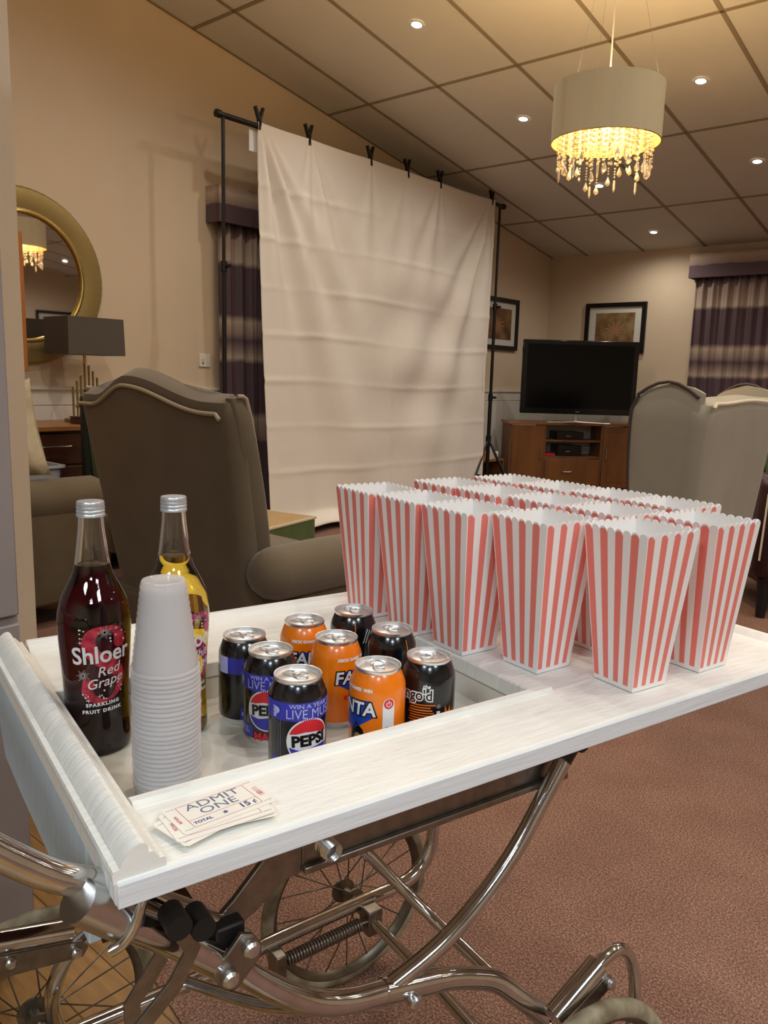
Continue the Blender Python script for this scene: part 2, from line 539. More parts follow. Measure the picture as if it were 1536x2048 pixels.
# wainscot on left and far walls
DZ = CAMZ - .112
def dado(name, fn, a, b):
    mb = MB()
    mb.prism([(0, 0), (.014, 0), (.014, DZ - .115), (.006, DZ - .11), (.014, DZ - .105), (.014, DZ - .03), (.028, DZ - .018), (.028, DZ), (0, DZ)], fn, a, b)
    return mb
mb = dado('d', lambda p, d: (XW + p[0], d, p[1]), NW1, YW)
k = NW1 + .2
while k < YW:
    mb.box(XW + .014, XW + .019, k, k + .008, .12, DZ - .11); k += .62
struct(mb.build('trim_2', 'dado'))
mb = dado('d', lambda p, d: (d, YW - p[0], p[1]), XW, XR)
k = XW + .3
while k < XR:
    mb.box(k, k + .008, YW - .019, YW - .014, .12, DZ - .11); k += .62
struct(mb.build('trim_3', 'dado'))

# windows hidden by their curtains (glass and frame behind the cloth)
def window(name, fn):
    w = struct(MB().prism([(0, 0), (1, 0), (1, 1), (0, 1)], lambda p, d: fn(p[0], p[1], d), .004, .02).build(name, 'dado', smooth=False))
    return w
window('window_1', lambda a, b, d: (XW + d, 3.55 + a * 1.6, .95 + b * 1.1))
window('window_2', lambda a, b, d: (-2.7 + a * 1.6, YW - d, .95 + b * 1.15))

# downlight fittings
for i, (x, y) in enumerate(DOWNLIGHTS):
    e = empty('downlight', (x, y, ceil_z(y)))
    e.rotation_euler = (-CEIL_A, 0, 0)
    MB().lathe([(.030, -.004), (.030, -.009), (.042, -.007), (.044, -.003)], 24).build('bezel', 'plasticw', e)
    MB().lathe([(.0001, -.005), (.030, -.005)], 24).build('lens', 'dlight', e)
    lab = {0: 'recessed ceiling downlight nearest the top left of the ceiling, left of the chandelier',
           1: 'recessed ceiling downlight just left of the chandelier shade',
           2: 'recessed ceiling downlight just right of the chandelier shade',
           3: 'recessed ceiling downlight near the right edge, level with the chandelier crystals',
           4: 'recessed ceiling downlight closest to the far wall',
           5: 'recessed ceiling downlight seen just beneath the hanging chandelier crystals'}.get(i, 'recessed round downlight in the sloping ceiling outside the view')
    tag(e, lab, 'ceiling light', 'recessed ceiling downlights')
for (x, y) in FILL_PANELS:
    e = empty('added_fill_light', (x, y, 2.57))  # casing and rod invented for the added fill light
    MB().box(-.32, .32, -.32, .32, 0, .03).build('housing', 'plasticw', e, bevel=.004)
    MB().cyl((0, 0, .03), (0, 0, ceil_z(y) - 2.57), .008).build('suspension_rod', 'steel', e)
    tag(e, 'added square fill light out of view at the camera end', 'ceiling light', 'added fill lights out of view')

# ------------------------------------------------------------------ curtains and valances
def curtains(label, fn, length, ztop, zbot, group=None, loc=(0, 0, 0)):
    """fn(a, d, z): a along the wall, d out of the wall -> world, relative to loc"""
    e = empty('window_curtain', loc)
    tag(e, label, 'curtain')
    for k, (a0, a1) in enumerate(((0.05, length / 2 - .004), (length / 2 + .004, length - .05))):
        mb = MB()
        n = int((a1 - a0) * 130)
        def cf(u, v, a0=a0, a1=a1, k=k):
            a = a0 + u * (a1 - a0)
            z = .02 + v * (zbot + .03 - .02)
            ph = a * 2 * PI / .105
            amp = .026 * (1 - .35 * v)
            d = .075 + amp * math.sin(ph + .8 * math.sin(a * 9 + k)) + .008 * math.sin(ph * 2.3 + v * 3)
            return fn(a + .012 * math.sin(v * 3 + a * 6) * (1 - v), d, z)
        mb.grid(cf, n, 14)
        mb.build('curtain_panel', 'curtain', e, solid=.003, angle=80)
    vb = MB()
    t = .02
    def bx(a0, a1, d0, d1, z0, z1):
        ps = [fn(a, d, z) for a in (a0, a1) for d in (d0, d1) for z in (z0, z1)]
        vb.add(ps, [(0, 1, 3, 2), (4, 6, 7, 5), (0, 4, 5, 1), (2, 3, 7, 6), (0, 2, 6, 4), (1, 5, 7, 3)])
    h = ztop - zbot
    bx(0, length, .125, .145, 0, h); bx(0, t, .004, .125, 0, h); bx(length - t, length, .004, .125, 0, h)
    bx(t, length - t, .004, .125, h - t, h)
    v = vb.build('valance', 'valance', e, smooth=False, bevel=.004)
    v.location = (0, 0, zbot)
    return e


curtains('dark banded curtains with box valance behind the left pole of the backdrop',
         lambda a, d, z: (XW + d, 3.317 + a, z), 2.2, CAMZ + 1.168, CAMZ + .940)
curtains('dark banded curtains under a box valance on the far wall beyond the grey wing chair',
         lambda a, d, z: (-2.905 + a, YW - d, z), 2.3, CAMZ + 1.193, CAMZ + .972)

# ------------------------------------------------------------------ framed pictures
def picture(label, fn, art):
    e = empty('framed_picture', fn(.325, 0, .25))
    ox, oy, oz = e.location
    F = lambda a, d, z: tuple(q - o for q, o in zip(fn(a, d, z), (ox, oy, oz)))
    mb = MB()
    W, H, w = .65, .50, .042
    outer = [(0, 0), (W, 0), (W, H), (0, H)]
    inner = [(w, w), (W - w, w), (W - w, H - w), (w, H - w)]
    vs = [F(a, .004, z) for a, z in outer] + [F(a, .03, z) for a, z in outer] + [F(a, .03, z) for a, z in inner] + [F(a, .012, z) for a, z in inner]
    fs = []
    for i in range(4):
        j = (i + 1) % 4
        fs += [(i, j, 4 + j, 4 + i), (4 + i, 4 + j, 8 + j, 8 + i), (8 + i, 8 + j, 12 + j, 12 + i)]
    mb.add(vs, fs + [(3, 2, 1, 0)])
    mb.build('frame', 'blackfr', e, smooth=False)
    q = MB(); q.add([F(a, .013, z) for a, z in inner], [(0, 1, 2, 3)]); q.build('mount', 'mount', e, smooth=False)
    a0, a1, z0, z1 = .115, W - .115, .10, H - .10
    q = MB(); q.add([F(a, .0145, z) for a, z in [(a0, z0), (a1, z0), (a1, z1), (a0, z1)]], [(0, 1, 2, 3)])
    pr = q.build('print', art, e, smooth=False)
    # flower head printed on the picture : layered petals
    fl = MB(); rnd = random.Random(3)
    cx, cz = W / 2 + (.0 if art == 'art1' else -.04), H / 2 - .02
    for k in range(26):
        an = PI * 2 * k / 26 * 2.4; rr = .016 + .085 * (1 - k / 26)
        L = [(cx + rr * math.cos(an) + .022 * math.cos(t) * math.cos(an) - .011 * math.sin(t) * math.sin(an),
              cz + .75 * (rr * math.sin(an) + .022 * math.cos(t) * math.sin(an) + .011 * math.sin(t) * math.cos(an))) for t in [i * PI / 4 for i in range(8)]]
        fl.add([F(a, .0152 + k * .00002, z) for a, z in L], [tuple(range(8))], 0)
    fl.build('flower', 'petal', pr, smooth=False)
    tag(e, label, 'picture')
    return e


M['art1'] = mat('sepia flower print', rgb(140, 122, 84), 0.6, noise=0.4, nscale=9, col2=rgb(110, 68, 34))
M['art2'] = mat('warm brown print', rgb(128, 100, 62), 0.6, noise=0.5, nscale=5, col2=rgb(84, 44, 24))
picture('black framed flower picture on the far wall, partly hidden by the television', lambda a, d, z: (-3.985 + a, YW - d, CAMZ + .289 + z), 'art1')
picture('black framed picture on the left wall, half hidden by the backdrop', lambda a, d, z: (XW + d, 6.516 + a, CAMZ + .284 + z), 'art2')
for k in range(2):
    picture('black framed picture on the wall behind the camera, seen in the round mirror', lambda a, d, z, k=k: (XR - d, 5.0 + k * 1.25 + a, CAMZ + .38 + z), 'art1')['group'] = 'pictures reflected in the round mirror'

# ------------------------------------------------------------------ wall socket
e = empty('wall_socket', (XW, 3.296, CAMZ + .064)); tag(e, 'small white wall socket plate left of the banded curtains', 'socket')
MB().box(.0005, .010, -.043, .043, -.043, .043).build('plate', 'plasticw', e, bevel=.003)
MB().box(.010, .014, -.022, -.008, .004, .022).build('switch', 'plasticw', e, bevel=.001)
MB().box(.010, .0115, -.02, -.012, -.024, -.010).build('pin_slot', 'blackrub', e)

# ------------------------------------------------------------------ round mirror
e = empty('round_mirror', (XW, 2.095, CAMZ + .475)); tag(e, 'large round mirror with a wide hammered gold frame on the left wall', 'mirror')
mb = MB()
n = 144
prof = [(.330, .018), (.345, .030), (.352, .026), (.40, .034), (.455, .026), (.468, .012), (.468, .001)]
R = []
for i in range(n):
    a = 2 * PI * i / n
    wob = 1 + (.004 if i % 2 else 0)
    R.append([((h + (.003 if (i % 2 and 1 < j < 5) else 0)), r * wob * math.cos(a), r * wob * math.sin(a)) for j, (r, h) in enumerate(prof)])
mb.rings(R, cap=False, closed=False, loop=True)
mb.build('frame', 'gold', e, angle=20)
MB().tube([(.028, .338 * math.cos(2 * PI * i / 72), .338 * math.sin(2 * PI * i / 72)) for i in range(72)], .009, 8, loop=True).build('inner_rim', 'goldedge', e)
mb = MB(); mb.add([(.016, .332 * math.cos(2 * PI * i / 72), .332 * math.sin(2 * PI * i / 72)) for i in range(72)], [tuple(range(72))])
mb.build('glass', 'mirror', e, smooth=False)

# tall wooden wall cabinet edge beside the mirror
e = empty('wall_cabinet', (XW, 1.60, CAMZ + .30)); tag(e, 'orange brown wooden cabinet edge hanging in front of the mirror at far left', 'cabinet')
MB().box(.002, .50, -.25, .262, -.33, .33).build('carcass', 'orangewood', e, bevel=.003)
MB().box(.502, .52, -.25, .262, -.33, .33).build('door', 'orangewood', e, bevel=.003)

# ------------------------------------------------------------------ sideboard / desk on the left wall
e = empty('sideboard', (-4.19, 2.0, 0)); tag(e, 'dark stained wooden sideboard with steel drawer handle under the gold mirror', 'sideboard')
zt = CAMZ - .302
MB().box(-.22, .26, -.75, .75, zt - .028, zt).build('top', 'woodtop', e, bevel=.004)
MB().box(-.22, .23, -.72, .72, .08, zt - .03).build('carcass', 'dkwood', e, bevel=.003)
for s in (-1, 1):
    for q in (-.19, .20):
        MB().box(q - .02, q + .02, s * .68 - .02, s * .68 + .02, 0, .08).build('leg', 'dkwood', e)
for k in range(3):
    y0 = -.70 + k * .47
    d = MB().box(.231, .248, y0, y0 + .455, zt - .20, zt - .045).build('drawer', 'dkwood', e, bevel=.003)
    MB().tube([(.248, y0 + .14, zt - .105), (.272, y0 + .16, zt - .105), (.272, y0 + .30, zt - .105), (.248, y0 + .32, zt - .105)], .005, 8).build('handle', 'steel', d)
    d = MB().box(.231, .248, y0, y0 + .455, .10, zt - .21).build('door', 'dkwood', e, bevel=.003)
    MB().tube([(.248, y0 + .40, zt - .30), (.268, y0 + .40, zt - .31), (.268, y0 + .40, zt - .42), (.248, y0 + .40, zt - .43)], .005, 8).build('handle', 'steel', d)

# lamp on the sideboard
e = empty('table_lamp', (-4.17, 2.30, zt)); tag(e, 'table lamp with a charcoal rectangular shade and a fan of metal bars on the sideboard', 'lamp')
mb = MB()
def frus(mb, x0, x1, y0, y1, z0, z1, k):
    cx, cy = (x0 + x1) / 2, (y0 + y1) / 2
    t = [(cx + (x - cx) * k, cy + (y - cy) * k, z1) for x, y in ((x0, y0), (x1, y0), (x1, y1), (x0, y1))]
    b = [(x, y, z0) for x, y in ((x0, y0), (x1, y0), (x1, y1), (x0, y1))]
    mb.add(b + t, [(0, 1, 5, 4), (1, 2, 6, 5), (2, 3, 7, 6), (3, 0, 4, 7)])
hs = CAMZ - zt
frus(mb, -.13, .13, -.16, .17, hs + .065, hs + .262, .97)
mb.build('shade', 'shade', e, smooth=False, solid=.004)
MB().cyl((0, 0, .32), (0, 0, hs + .20), .008).build('stem', 'goldedge', e)
for k, h in enumerate([.15, .18, .21, .285, .265, .235, .20]):
    MB().box(-.006, .006, -.078 + k * .024, -.070 + k * .024, .02, h + .045).build('bar', 'gold', e)
MB().box(-.06, .06, -.10, .10, 0, .02).build('base', 'gold', e, bevel=.003)
MB().box(-.04, .04, -.10, .10, .001, .035)
e = empty('trinket_box', (-4.05, 2.21, zt + .001)); tag(e, 'small dark box lying on the sideboard below the lamp', 'box')
MB().box(-.05, .05, -.045, .045, 0, .03).build('body', 'dkwood', e, bevel=.003)
MB().box(-.053, .053, -.048, .048, .031, .038).build('lid', 'dkwood', e, bevel=.003)


# ------------------------------------------------------------------ wing chairs
def wing_chair(name, label, loc, rz, W, Hh, cm, pipe, wingd=.20, lean=.10, peak=.0, inner=None, hl=.34, hr=.34, rise=0.0, hump=.085, tap=.10, wtap=0.0, bpipe=None, pdrop=.058):
    """back at local y~0, faces local +y; W width; Hh shoulder height"""
    e = empty(name, loc, rz)
    tag(e, label, 'armchair')
    hw = W / 2
    def ztop(x):
        # camel back : flat shoulders, central hump
        u = (x - peak) / (hr if x > peak else hl)
        return Hh + hump * (math.cos(PI * max(-1, min(1, u))) * .5 + .5)
    # back : lofted slab
    NS, NT = 44, 22
    def edge(t, x):
        return
    rings = []
    zb = .34
    for i in range(NT + 1):
        t = i / NT
        ring = []
        k = 64
        for j in range(k):
            a = 2 * PI * j / k
            if j < 32:
                sx = 1 - 2 * j / 32; sy = max(0, 1 - abs(sx) ** 9) ** .5
            else:
                sx = -1 + 2 * (j - 32) / 32; sy = -max(0, 1 - abs(sx) ** 9) ** .5
            sx = math.copysign(1 - (1 - abs(sx)) ** 1.25, sx)
            taper = 1 - tap * (1 - t) ** 1.2
            x = hw * taper * sx
            zt_ = ztop(x)
            # rounded top roll
            tt = min(1, t / .93)
            z = zb + (zt_ - .055 - zb) * tt
            th = .058
            shrink = 1.0
            if t > .93:
                q = (t - .93) / .07
                z = (zt_ - .055) + .055 * math.sin(q * PI / 2)
                shrink = max(.02, math.cos(q * PI / 2))
                x = (hw * taper - .035 * (1 - shrink)) * sx
            y = lean * (1 - t) + .058 + th * sy * shrink
            ring.append((x, y, z))
        rings.append(ring)
    mb = MB(); mb.rings(rings)
    mb.build('backrest', cm, e, angle=50)
    # piping following the camel back on the rear face
    pts = []
    for i in range(49):
        x = -hw * .93 + i / 48 * hw * 1.86
        pts.append((x, -.004 + lean * .05, ztop(x) - pdrop - (.0 if abs(x) < hw * .9 else .015)))
    MB().tube(pts, .0065, 8).build('piping', bpipe or pipe, e)
    # wings
    for s in (-1, 1):
        mb = MB(); R = []
        for i in range(15):
            t = i / 14
            z = .46 + (Hh - .012 - .46) * t
            depth = wingd * (1 - wtap * (1 - t)) + .015 * math.sin(PI * min(1, (1 - t)))
            depth *= 1 if t < .9 else 1 - .12 * ((t - .9) / .1) ** 2
            taper = 1 - tap * (1 - t) ** 1.2
            th = .03 * (1 if t < .95 else .5)
            y0 = lean * (1 - t) + .05
            ring = []
            for j in range(20):
                a = 2 * PI * j / 20
                c_, s_ = math.cos(a), math.sin(a)
                yy = y0 + depth / 2 + (depth / 2 + .02) * math.copysign(abs(c_) ** .4, c_)
                xx = s * (hw * taper - .028) + th * math.copysign(abs(s_) ** .7, s_) + s * .02 * ((yy - y0) / depth) * (1 - t)
                ring.append((xx, yy, z))
            if rise and t > .7:
                y1 = y0 + depth
                ring = [(a_, b_, c_ + rise * ((t - .7) / .3) ** 2 * max(0, math.sin(PI * max(0, min(1, (b_ - y0 + .06) / (depth + .10)))))) for a_, b_, c_ in ring]
            R.append(ring)
        mb.rings(R)
        w_ = mb.build('wing', cm, e, angle=50)
        # cord piping round the front edge of the wing
        pp = [(sum(p[0] for p in R[i]) / 20 + s * .024, max(p[1] for p in R[i]) - .008, R[i][0][2]) for i in range(15)]
        top = [(s * (hw - .006), .05 + wingd * (.97 - q / 6), Hh - .006 + rise * math.sin(PI * (1 - q / 6) * .92 + .1)) for q in range(7)]
        MB().tube(pp + top, .006, 8).build('piping', pipe, w_)
    # rolled arms
    for s in (-1, 1):
        mb = MB(); R = []
        L = .52
        for i in range(13):
            q = i / 12
            y = .17 + q * L
            rr = .086 * (1 if i < 12 else .75)
            if i < 4:
                y = .10 + .11 * (i / 4) ** 1.5; rr = .086 * max(.12, (1 - (1 - i / 4) ** 2)) ** .5
            cz = .595 - .086 - .01 * q
            R.append([(s * (hw + .015) + rr * 1.05 * math.cos(2 * PI * j / 24), y, cz + .005 + rr * math.sin(2 * PI * j / 24)) for j in range(24)])
        mb.rings(R)
        mb.build('arm', cm, e, angle=60)
        MB().box(s * (hw + .005) - .055, s * (hw + .005) + .035, .26, .68, .13, .50).build('arm_panel', cm, e, bevel=.015)
    # seat, front, cushion
    MB().box(-hw * .98, hw * .98, .10, .70, .15, .34).build('seat_base', cm, e, bevel=.02)
    MB().box(-hw * .9, hw * .9, .18, .74, .345, .47).build('seat_cushion', inner or cm, e, bevel=.035)
    for sx in (-1, 1):
        for y in (.14, .64):
            MB().tube([(sx * hw * .85, y, .15), (sx * hw * .87, y + (.03 if y > .3 else -.03), 0)], [.026, .016], 10).build('leg', 'dkwood', e)
    return e


wing_chair('wing_chair', 'taupe velvet wing armchair with camel back seen from behind, just beyond the trolley', (-2.235, 1.415, 0), 0, .85, CAMZ - .065, 'velvet', 'velvet_pipe', peak=-.105, lean=.12, wingd=.02, hl=.20, hr=.44, hump=.068, tap=.12)
wing_chair('wing_chair', 'pale grey wing armchair with dark piping at the right, in front of the banded curtains', (-.93, 3.20, 0), PI / 2, .88, CAMZ - .045, 'greige', 'darkpipe', wingd=.22, lean=.06, tap=.22, wtap=.35, inner='cream', rise=.058, hump=.010, bpipe='cream', pdrop=.020)

# second taupe armchair to the left, its arm toward the camera
e = empty('armchair', (-3.42, 1.62, 0)); tag(e, 'taupe velvet armchair arm at the left edge, left of the camel-back wing chair', 'armchair')
mb = MB(); R = []
for i in range(16):
    y = -.33 + i * .0395
    rr = .095 * (1 if 0 < i < 15 else .8)
    R.append([(.10 + rr * math.cos(2 * PI * j / 24), y, CAMZ - .48 - .095 + rr * math.sin(2 * PI * j / 24)) for j in range(24)])
mb.rings(R); mb.build('arm', 'velvet', e, angle=60)
MB().box(.02, .18, -.33, .20, .10, CAMZ - .60).build('arm_panel', 'velvet', e, bevel=.015)
MB().box(-.47, .02, -.33, .17, .12, .28).build('seat_base', 'velvet', e, bevel=.02)
MB().box(-.47, .0, -.18, .17, .285, .38).build('seat_cushion', 'velvet', e, bevel=.03)
MB().box(-.47, .015, -.37, -.20, .12, .95).build('backrest', 'velvet', e, bevel=.05)
for x_ in (-.42, .12):
    for y_ in (-.28, .14):
        MB().tube([(x_, y_, .12), (x_, y_, 0)], [.025, .018], 10).build('leg', 'dkwood', e)
# cushion leaning on it
mb = MB()
def cush(u, v, s):
    a = u * 2 - 1; b = v * 2 - 1
    f = max(0, (1 - a ** 4) * (1 - b ** 4)) ** .5
    q = .94 + .06 * (abs(a * b)) ** 2
    return (a * .21 * q * (1 - .06 * (1 - b * b)), s * .075 * f, b * .21 * q * (1 - .06 * (1 - a * a)))
mb.grid(lambda u, v: cush(u, v, 1), 16, 16); mb.grid(lambda u, v: cush(u, v, -1), 16, 16)
c = mb.build('scatter_cushion', 'cushion', angle=70)
c.location = (-3.50, 1.52, CAMZ - .305); c.rotation_euler = (math.radians(-4), math.radians(-14), math.radians(30))
tag(c, 'cream quilted satin cushion leaning over the armchair arm at far left', 'cushion')

# green velvet dining chair behind the wing chair
e = empty('dining_chair', (-3.58, 2.045, 0), math.radians(-27)); tag(e, 'green velvet high-back chair with black rear panel, left of the taupe wing chair', 'chair')
mb = MB(); R = []
for i in range(12):
    t = i / 11; z = .42 + (CAMZ - .135 - .42) * t; th = .035 * (1 if t < .95 else .6)
    R.append([((.22 + .01 * t) * math.copysign(abs(math.cos(2 * PI * j / 28)) ** .4, math.cos(2 * PI * j / 28)) * (1 if t < .95 else .93), -.05 * t + th * math.copysign(abs(math.sin(2 * PI * j / 28)) ** .6, math.sin(2 * PI * j / 28)), z) for j in range(28)])
mb.rings(R); mb.build('backrest', 'green', e, angle=60)
MB().box(-.228, .200, -.086, -.050, .40, CAMZ - .145).build('back_panel', 'darkgreen', e, bevel=.01)
MB().box(-.23, .23, .0, .44, .40, .48).build('seat', 'green', e, bevel=.025)
for sx in (-1, 1):
    for y_ in (.0, .40):
        MB().tube([(sx * .20, y_, .40), (sx * .20, y_, 0)], [.022, .015], 10).build('leg', 'dkwood', e)

# storage tub behind the sofa arm
e = empty('storage_tub', (-3.72, 1.70, .382)); tag(e, 'clear plastic storage tub on the armchair seat, right of the cream cushion', 'tub')
mb = MB()
zt2 = CAMZ - .458 - .382
def rr_(x, y, r, z, n=5):
    out = []
    for cx, cy, a0 in ((x - r, y - r, 0), (-x + r, y - r, PI / 2), (-x + r, -y + r, PI), (x - r, -y + r, 1.5 * PI)):
        for i in range(n):
            a = a0 + PI / 2 * i / (n - 1)
            out.append((cx + r * math.cos(a), cy + r * math.sin(a), z))
    return out
HT = zt2
mb.rings([rr_(.13, .12, .03, .0), rr_(.155, .145, .04, HT - .01), rr_(.17, .16, .04, HT - .01), rr_(.17, .16, .04, HT), rr_(.15, .14, .04, HT), rr_(.125, .115, .03, .01)])
mb.build('body', 'tub', e, angle=40)
MB().box(-.11, .11, -.10, .10, .011, HT - .07).build('contents', 'shade', e, bevel=.02)

# green box ottoman between the chair and the backdrop
e = empty('ottoman', (-2.966, 2.917, 0), math.radians(12)); tag(e, 'green velvet box ottoman with tan top and cream piping in front of the backdrop', 'ottoman')
zt3 = CAMZ - .75
MB().box(-.75, -.006, -.50, .0, .05, zt3 - .006).build('body', 'green', e, bevel=.008)
MB().box(-.735, -.02, -.485, -.015, zt3 - .005, zt3 + .006).build('top', 'tan', e, bevel=.004)
MB().tube([(-.75, -.50, zt3), (-.006, -.50, zt3), (-.006, 0, zt3), (-.75, 0, zt3)], .008, 8, loop=True).build('piping', 'cream', e)
for x_ in (-.70, -.05):
    for y_ in (-.45, -.05):
        MB().cyl((x_, y_, 0), (x_, y_, .05), .02).build('foot', 'dkwood', e)

# maroon armchair at the right edge of the view
e = empty('leather_armchair', (-.96, 4.52, 0), math.radians(38)); tag(e, 'dark maroon leather armchair cut by the right edge behind the pale wing chair', 'armchair')
MB().box(-.36, .36, -.34, .36, .16, .40).build('seat_base', 'maroon', e, bevel=.03)
MB().box(-.27, .27, -.30, .38, .402, .50).build('seat_cushion', 'maroon', e, bevel=.035)
MB().box(-.38, .38, .30, .46, .30, 1.0).build('backrest', 'maroon', e, bevel=.06)
for s in (-1, 1):
    MB().box(s * .34 - .07, s * .34 + .07, -.36, .34, .20, .70).build('arm', 'maroon', e, bevel=.05)
    for y_ in (-.30, .36):
        MB().tube([(s * .34, y_, .20), (s * .34, y_, 0)], [.032, .022], 10).build('leg', 'blackrub', e)
    MB().tube([(s * .34 - .06, -.362, .30), (s * .34 - .05, -.365, .62), (s * .34, -.368, .70), (s * .34 + .05, -.365, .62)], .005, 8).build('piping', 'cream', e)
mb = MB()
mb.grid(lambda u, v: cush(u, v, 1), 12, 12); mb.grid(lambda u, v: cush(u, v, -1), 12, 12)
c = mb.build('scatter_cushion', 'green', angle=70)
c.location = (-1.06, 4.54, .72); c.rotation_euler = (math.radians(-18), 0, math.radians(38)); c.scale = (.9, .9, .9)
tag(c, 'green velvet cushion on the maroon armchair at the right edge', 'cushion')

# ------------------------------------------------------------------ TV unit in the corner
TVA = math.radians(46)
e = empty('television_cabinet', (-4.125, 6.66, 0), TVA); tag(e, 'oak television cabinet with two doors, open shelves and a drawer standing across the corner', 'cabinet')
zt = CAMZ - .40; WC = 1.27; DC = .31
MB().box(-.02, WC + .02, -.02, DC, zt - .028, zt).build('top', 'woodtop', e, bevel=.005)
for x0, x1 in ((0, .02), (WC - .02, WC), (.34, .36), (WC - .36, WC - .34)):
    MB().box(x0, x1, 0, DC, .06, zt - .03).build('side_panel', 'wood', e)
MB().box(.02, WC - .02, 0.01, DC, .06, .08).build('bottom_panel', 'wood', e)
MB().box(.02, WC - .02, .02, DC - .02, 0, .058).build('plinth', 'dkwood', e)
MB().box(.36, WC - .36, DC - .012, DC, .40, zt - .03).build('back_panel', 'mount', e)
for z in (.37, .53):
    MB().box(.362, WC - .362, .01, DC - .013, z, z + .018).build('shelf', 'wood', e)
for x0, hx in ((.022, .29), (WC - .338, .03)):
    d = MB().box(x0, x0 + .316, -.018, 0, .085, zt - .035).build('door', 'wood', e, bevel=.003)
    MB().box(x0 + .055, x0 + .261, -.021, -.018, .14, zt - .10).build('inset_panel', 'wood', d, bevel=.002)
    MB().tube([(x0 + hx, -.018, .36), (x0 + hx, -.04, .37), (x0 + hx, -.04, .46), (x0 + hx, -.018, .47)], .005, 8).build('handle', 'steel', d)
d = MB().box(.362, WC - .362, -.018, 0, .085, .365).build('drawer', 'wood', e, bevel=.003)
MB().tube([(.53, -.018, .24), (.54, -.04, .24), (.62, -.04, .24), (.63, -.018, .24)], .005, 8).build('handle', 'steel', d)
def on_cab(name, x, y, z, w, d, h, m_, lab, cat):
    ca, sa = math.cos(TVA), math.sin(TVA)
    o = empty(name, (-4.125 + x * ca - y * sa, 6.66 + x * sa + y * ca, z), TVA)
    tag(o, lab, cat)
    return o
o = on_cab('media_player', .60, .17, .5485, .3, .25, .05, 'black', 'flat black media player on the upper open shelf of the television cabinet', 'media player')
MB().box(-.12, .15, -.13, .13, 0, .075).build('case', 'tvbez', o, bevel=.003)
MB().box(-.03, .02, -.131, -.13, .03, .04).build('display', 'pdark', o)
o = on_cab('set_top_box', .60, .17, .3885, .3, .25, .05, 'black', 'black box on the lower open shelf of the television cabinet', 'set-top box')
MB().box(-.10, .14, -.13, .13, 0, .10).build('case', 'tvbez', o, bevel=.003)
MB().box(-.02, .02, -.131, -.13, .04, .05).build('display', 'pdark', o)
o = on_cab('book', .42, .10, .3885, .1, .1, .02, 'red', 'red book lying on the lower shelf of the television cabinet', 'book')
MB().box(-.05, .05, -.07, .10, 0, .022).build('cover', 'red', o, bevel=.002)
MB().box(-.046, .051, -.066, .096, .003, .019).build('pages', 'ticket', o)
# television
TD = math.radians(40)
e = empty('television', (-3.62, 7.02, zt), TD); tag(e, 'large black flat television on the oak corner cabinet', 'television')
hw = .545
MB().box(-hw, hw, -.03, .03, .085, .775).build('housing', 'tvbez', e, bevel=.008)
MB().box(-hw + .045, hw - .045, -.033, -.0305, .14, .735).build('screen', 'tv', e)
MB().box(-.02, .02, -.034, -.0305, .105, .112).build('badge', 'pdark', e)
MB().cyl((0, .02, .012), (0, .02, .12), .03).build('neck', 'steel', e)
mb = MB()
for s in (-1, 1):
    mb.tube([(0, -.02, .012), (s * .15, -.06, .009), (s * .30, -.10, .007)], [.012, .009, .006], 8)
    mb.tube([(0, .02, .012), (s * .12, .09, .009), (s * .20, .12, .007)], [.012, .009, .006], 8)
mb.build('stand', 'steel', e)

# low bookcase behind the backdrop's right side
e = empty('low_bookcase', (-4.24, 6.34, 0)); tag(e, 'low wooden shelf unit behind the right foot of the backdrop stand', 'shelf')
for z in (.02, .18, .345):
    MB().box(-.17, .12, -.30, .22, z, z + .016).build('shelf', 'woodtop', e)
for y_ in (-.316, .22):
    MB().box(-.17, .12, y_, y_ + .016, 0, .361).build('side_panel', 'wood', e)
for (nm, y, w, h, m_, lab, rz) in [('card_box', 6.27, .07, .10, 'boxorange', 'tilted orange card box on top of the low shelf unit', 25),
                               ('white_box', 6.39, .06, .12, 'plasticw', 'white carton on top of the low shelf unit, right of the orange box', 5),
                               ('paper_pile', 6.49, .045, .07, 'ticket', 'pale paper pile at the right end of the low shelf unit', 0)]:
    o = empty(nm, (-4.2, y, .362), math.radians(rz)); tag(o, lab, 'box')
    MB().box(-.05, .05, -w / 2, w / 2, 0, h).build('body', m_, o, bevel=.002)
    MB().box(-.051, .051, -w / 2 - .001, w / 2 + .001, h * .7, h * .8).build('band', 'ticket', o)

# ------------------------------------------------------------------ backdrop stand, sheet, clips
BX = -4.06; BZ = CAMZ + 1.495
e = empty('backdrop_stand', (BX, 4.67, 0)); tag(e, 'black telescopic backdrop stand with tripod feet holding up the white sheet', 'backdrop stand')
for s, y in ((-1, 3.172 - 4.67), (1, 6.19 - 4.67)):
    p = MB().tube([(0, y, .06), (0, y, .95), (0, y, .951), (0, y, 1.75), (0, y, 1.751), (0, y, BZ)], [.017, .017, .014, .014, .011, .011], 12).build('pole', 'black', e)
    for z in (.95, 1.75):
        c_ = MB().cyl((0, y, z - .03), (0, y, z + .03), .021).build('collar', 'black', p)
        MB().cyl((.02, y + .0, z), (.055, y + .01, z), .011, 8).build('knob', 'black', p)
    MB().cyl((0, y, .54), (0, y, .60), .024).build('tripod_hub', 'black', e)
    for k in (82, -82, 0):
        a = math.radians(k)
        q = (.36 * math.cos(a), y + .40 * math.sin(a), .012)
        MB().tube([(0, y, .57), q], .010, 8).build('leg', 'black', e)
        MB().tube([(0, y, .22), (q[0] * .55, y + (q[1] - y) * .55, .57 - .558 * .55)], .006, 8).build('brace', 'black', e)
MB().tube([(0, 3.13 - 4.67, BZ), (0, 6.24 - 4.67, BZ)], .017, 12).build('crossbar', 'black', e)
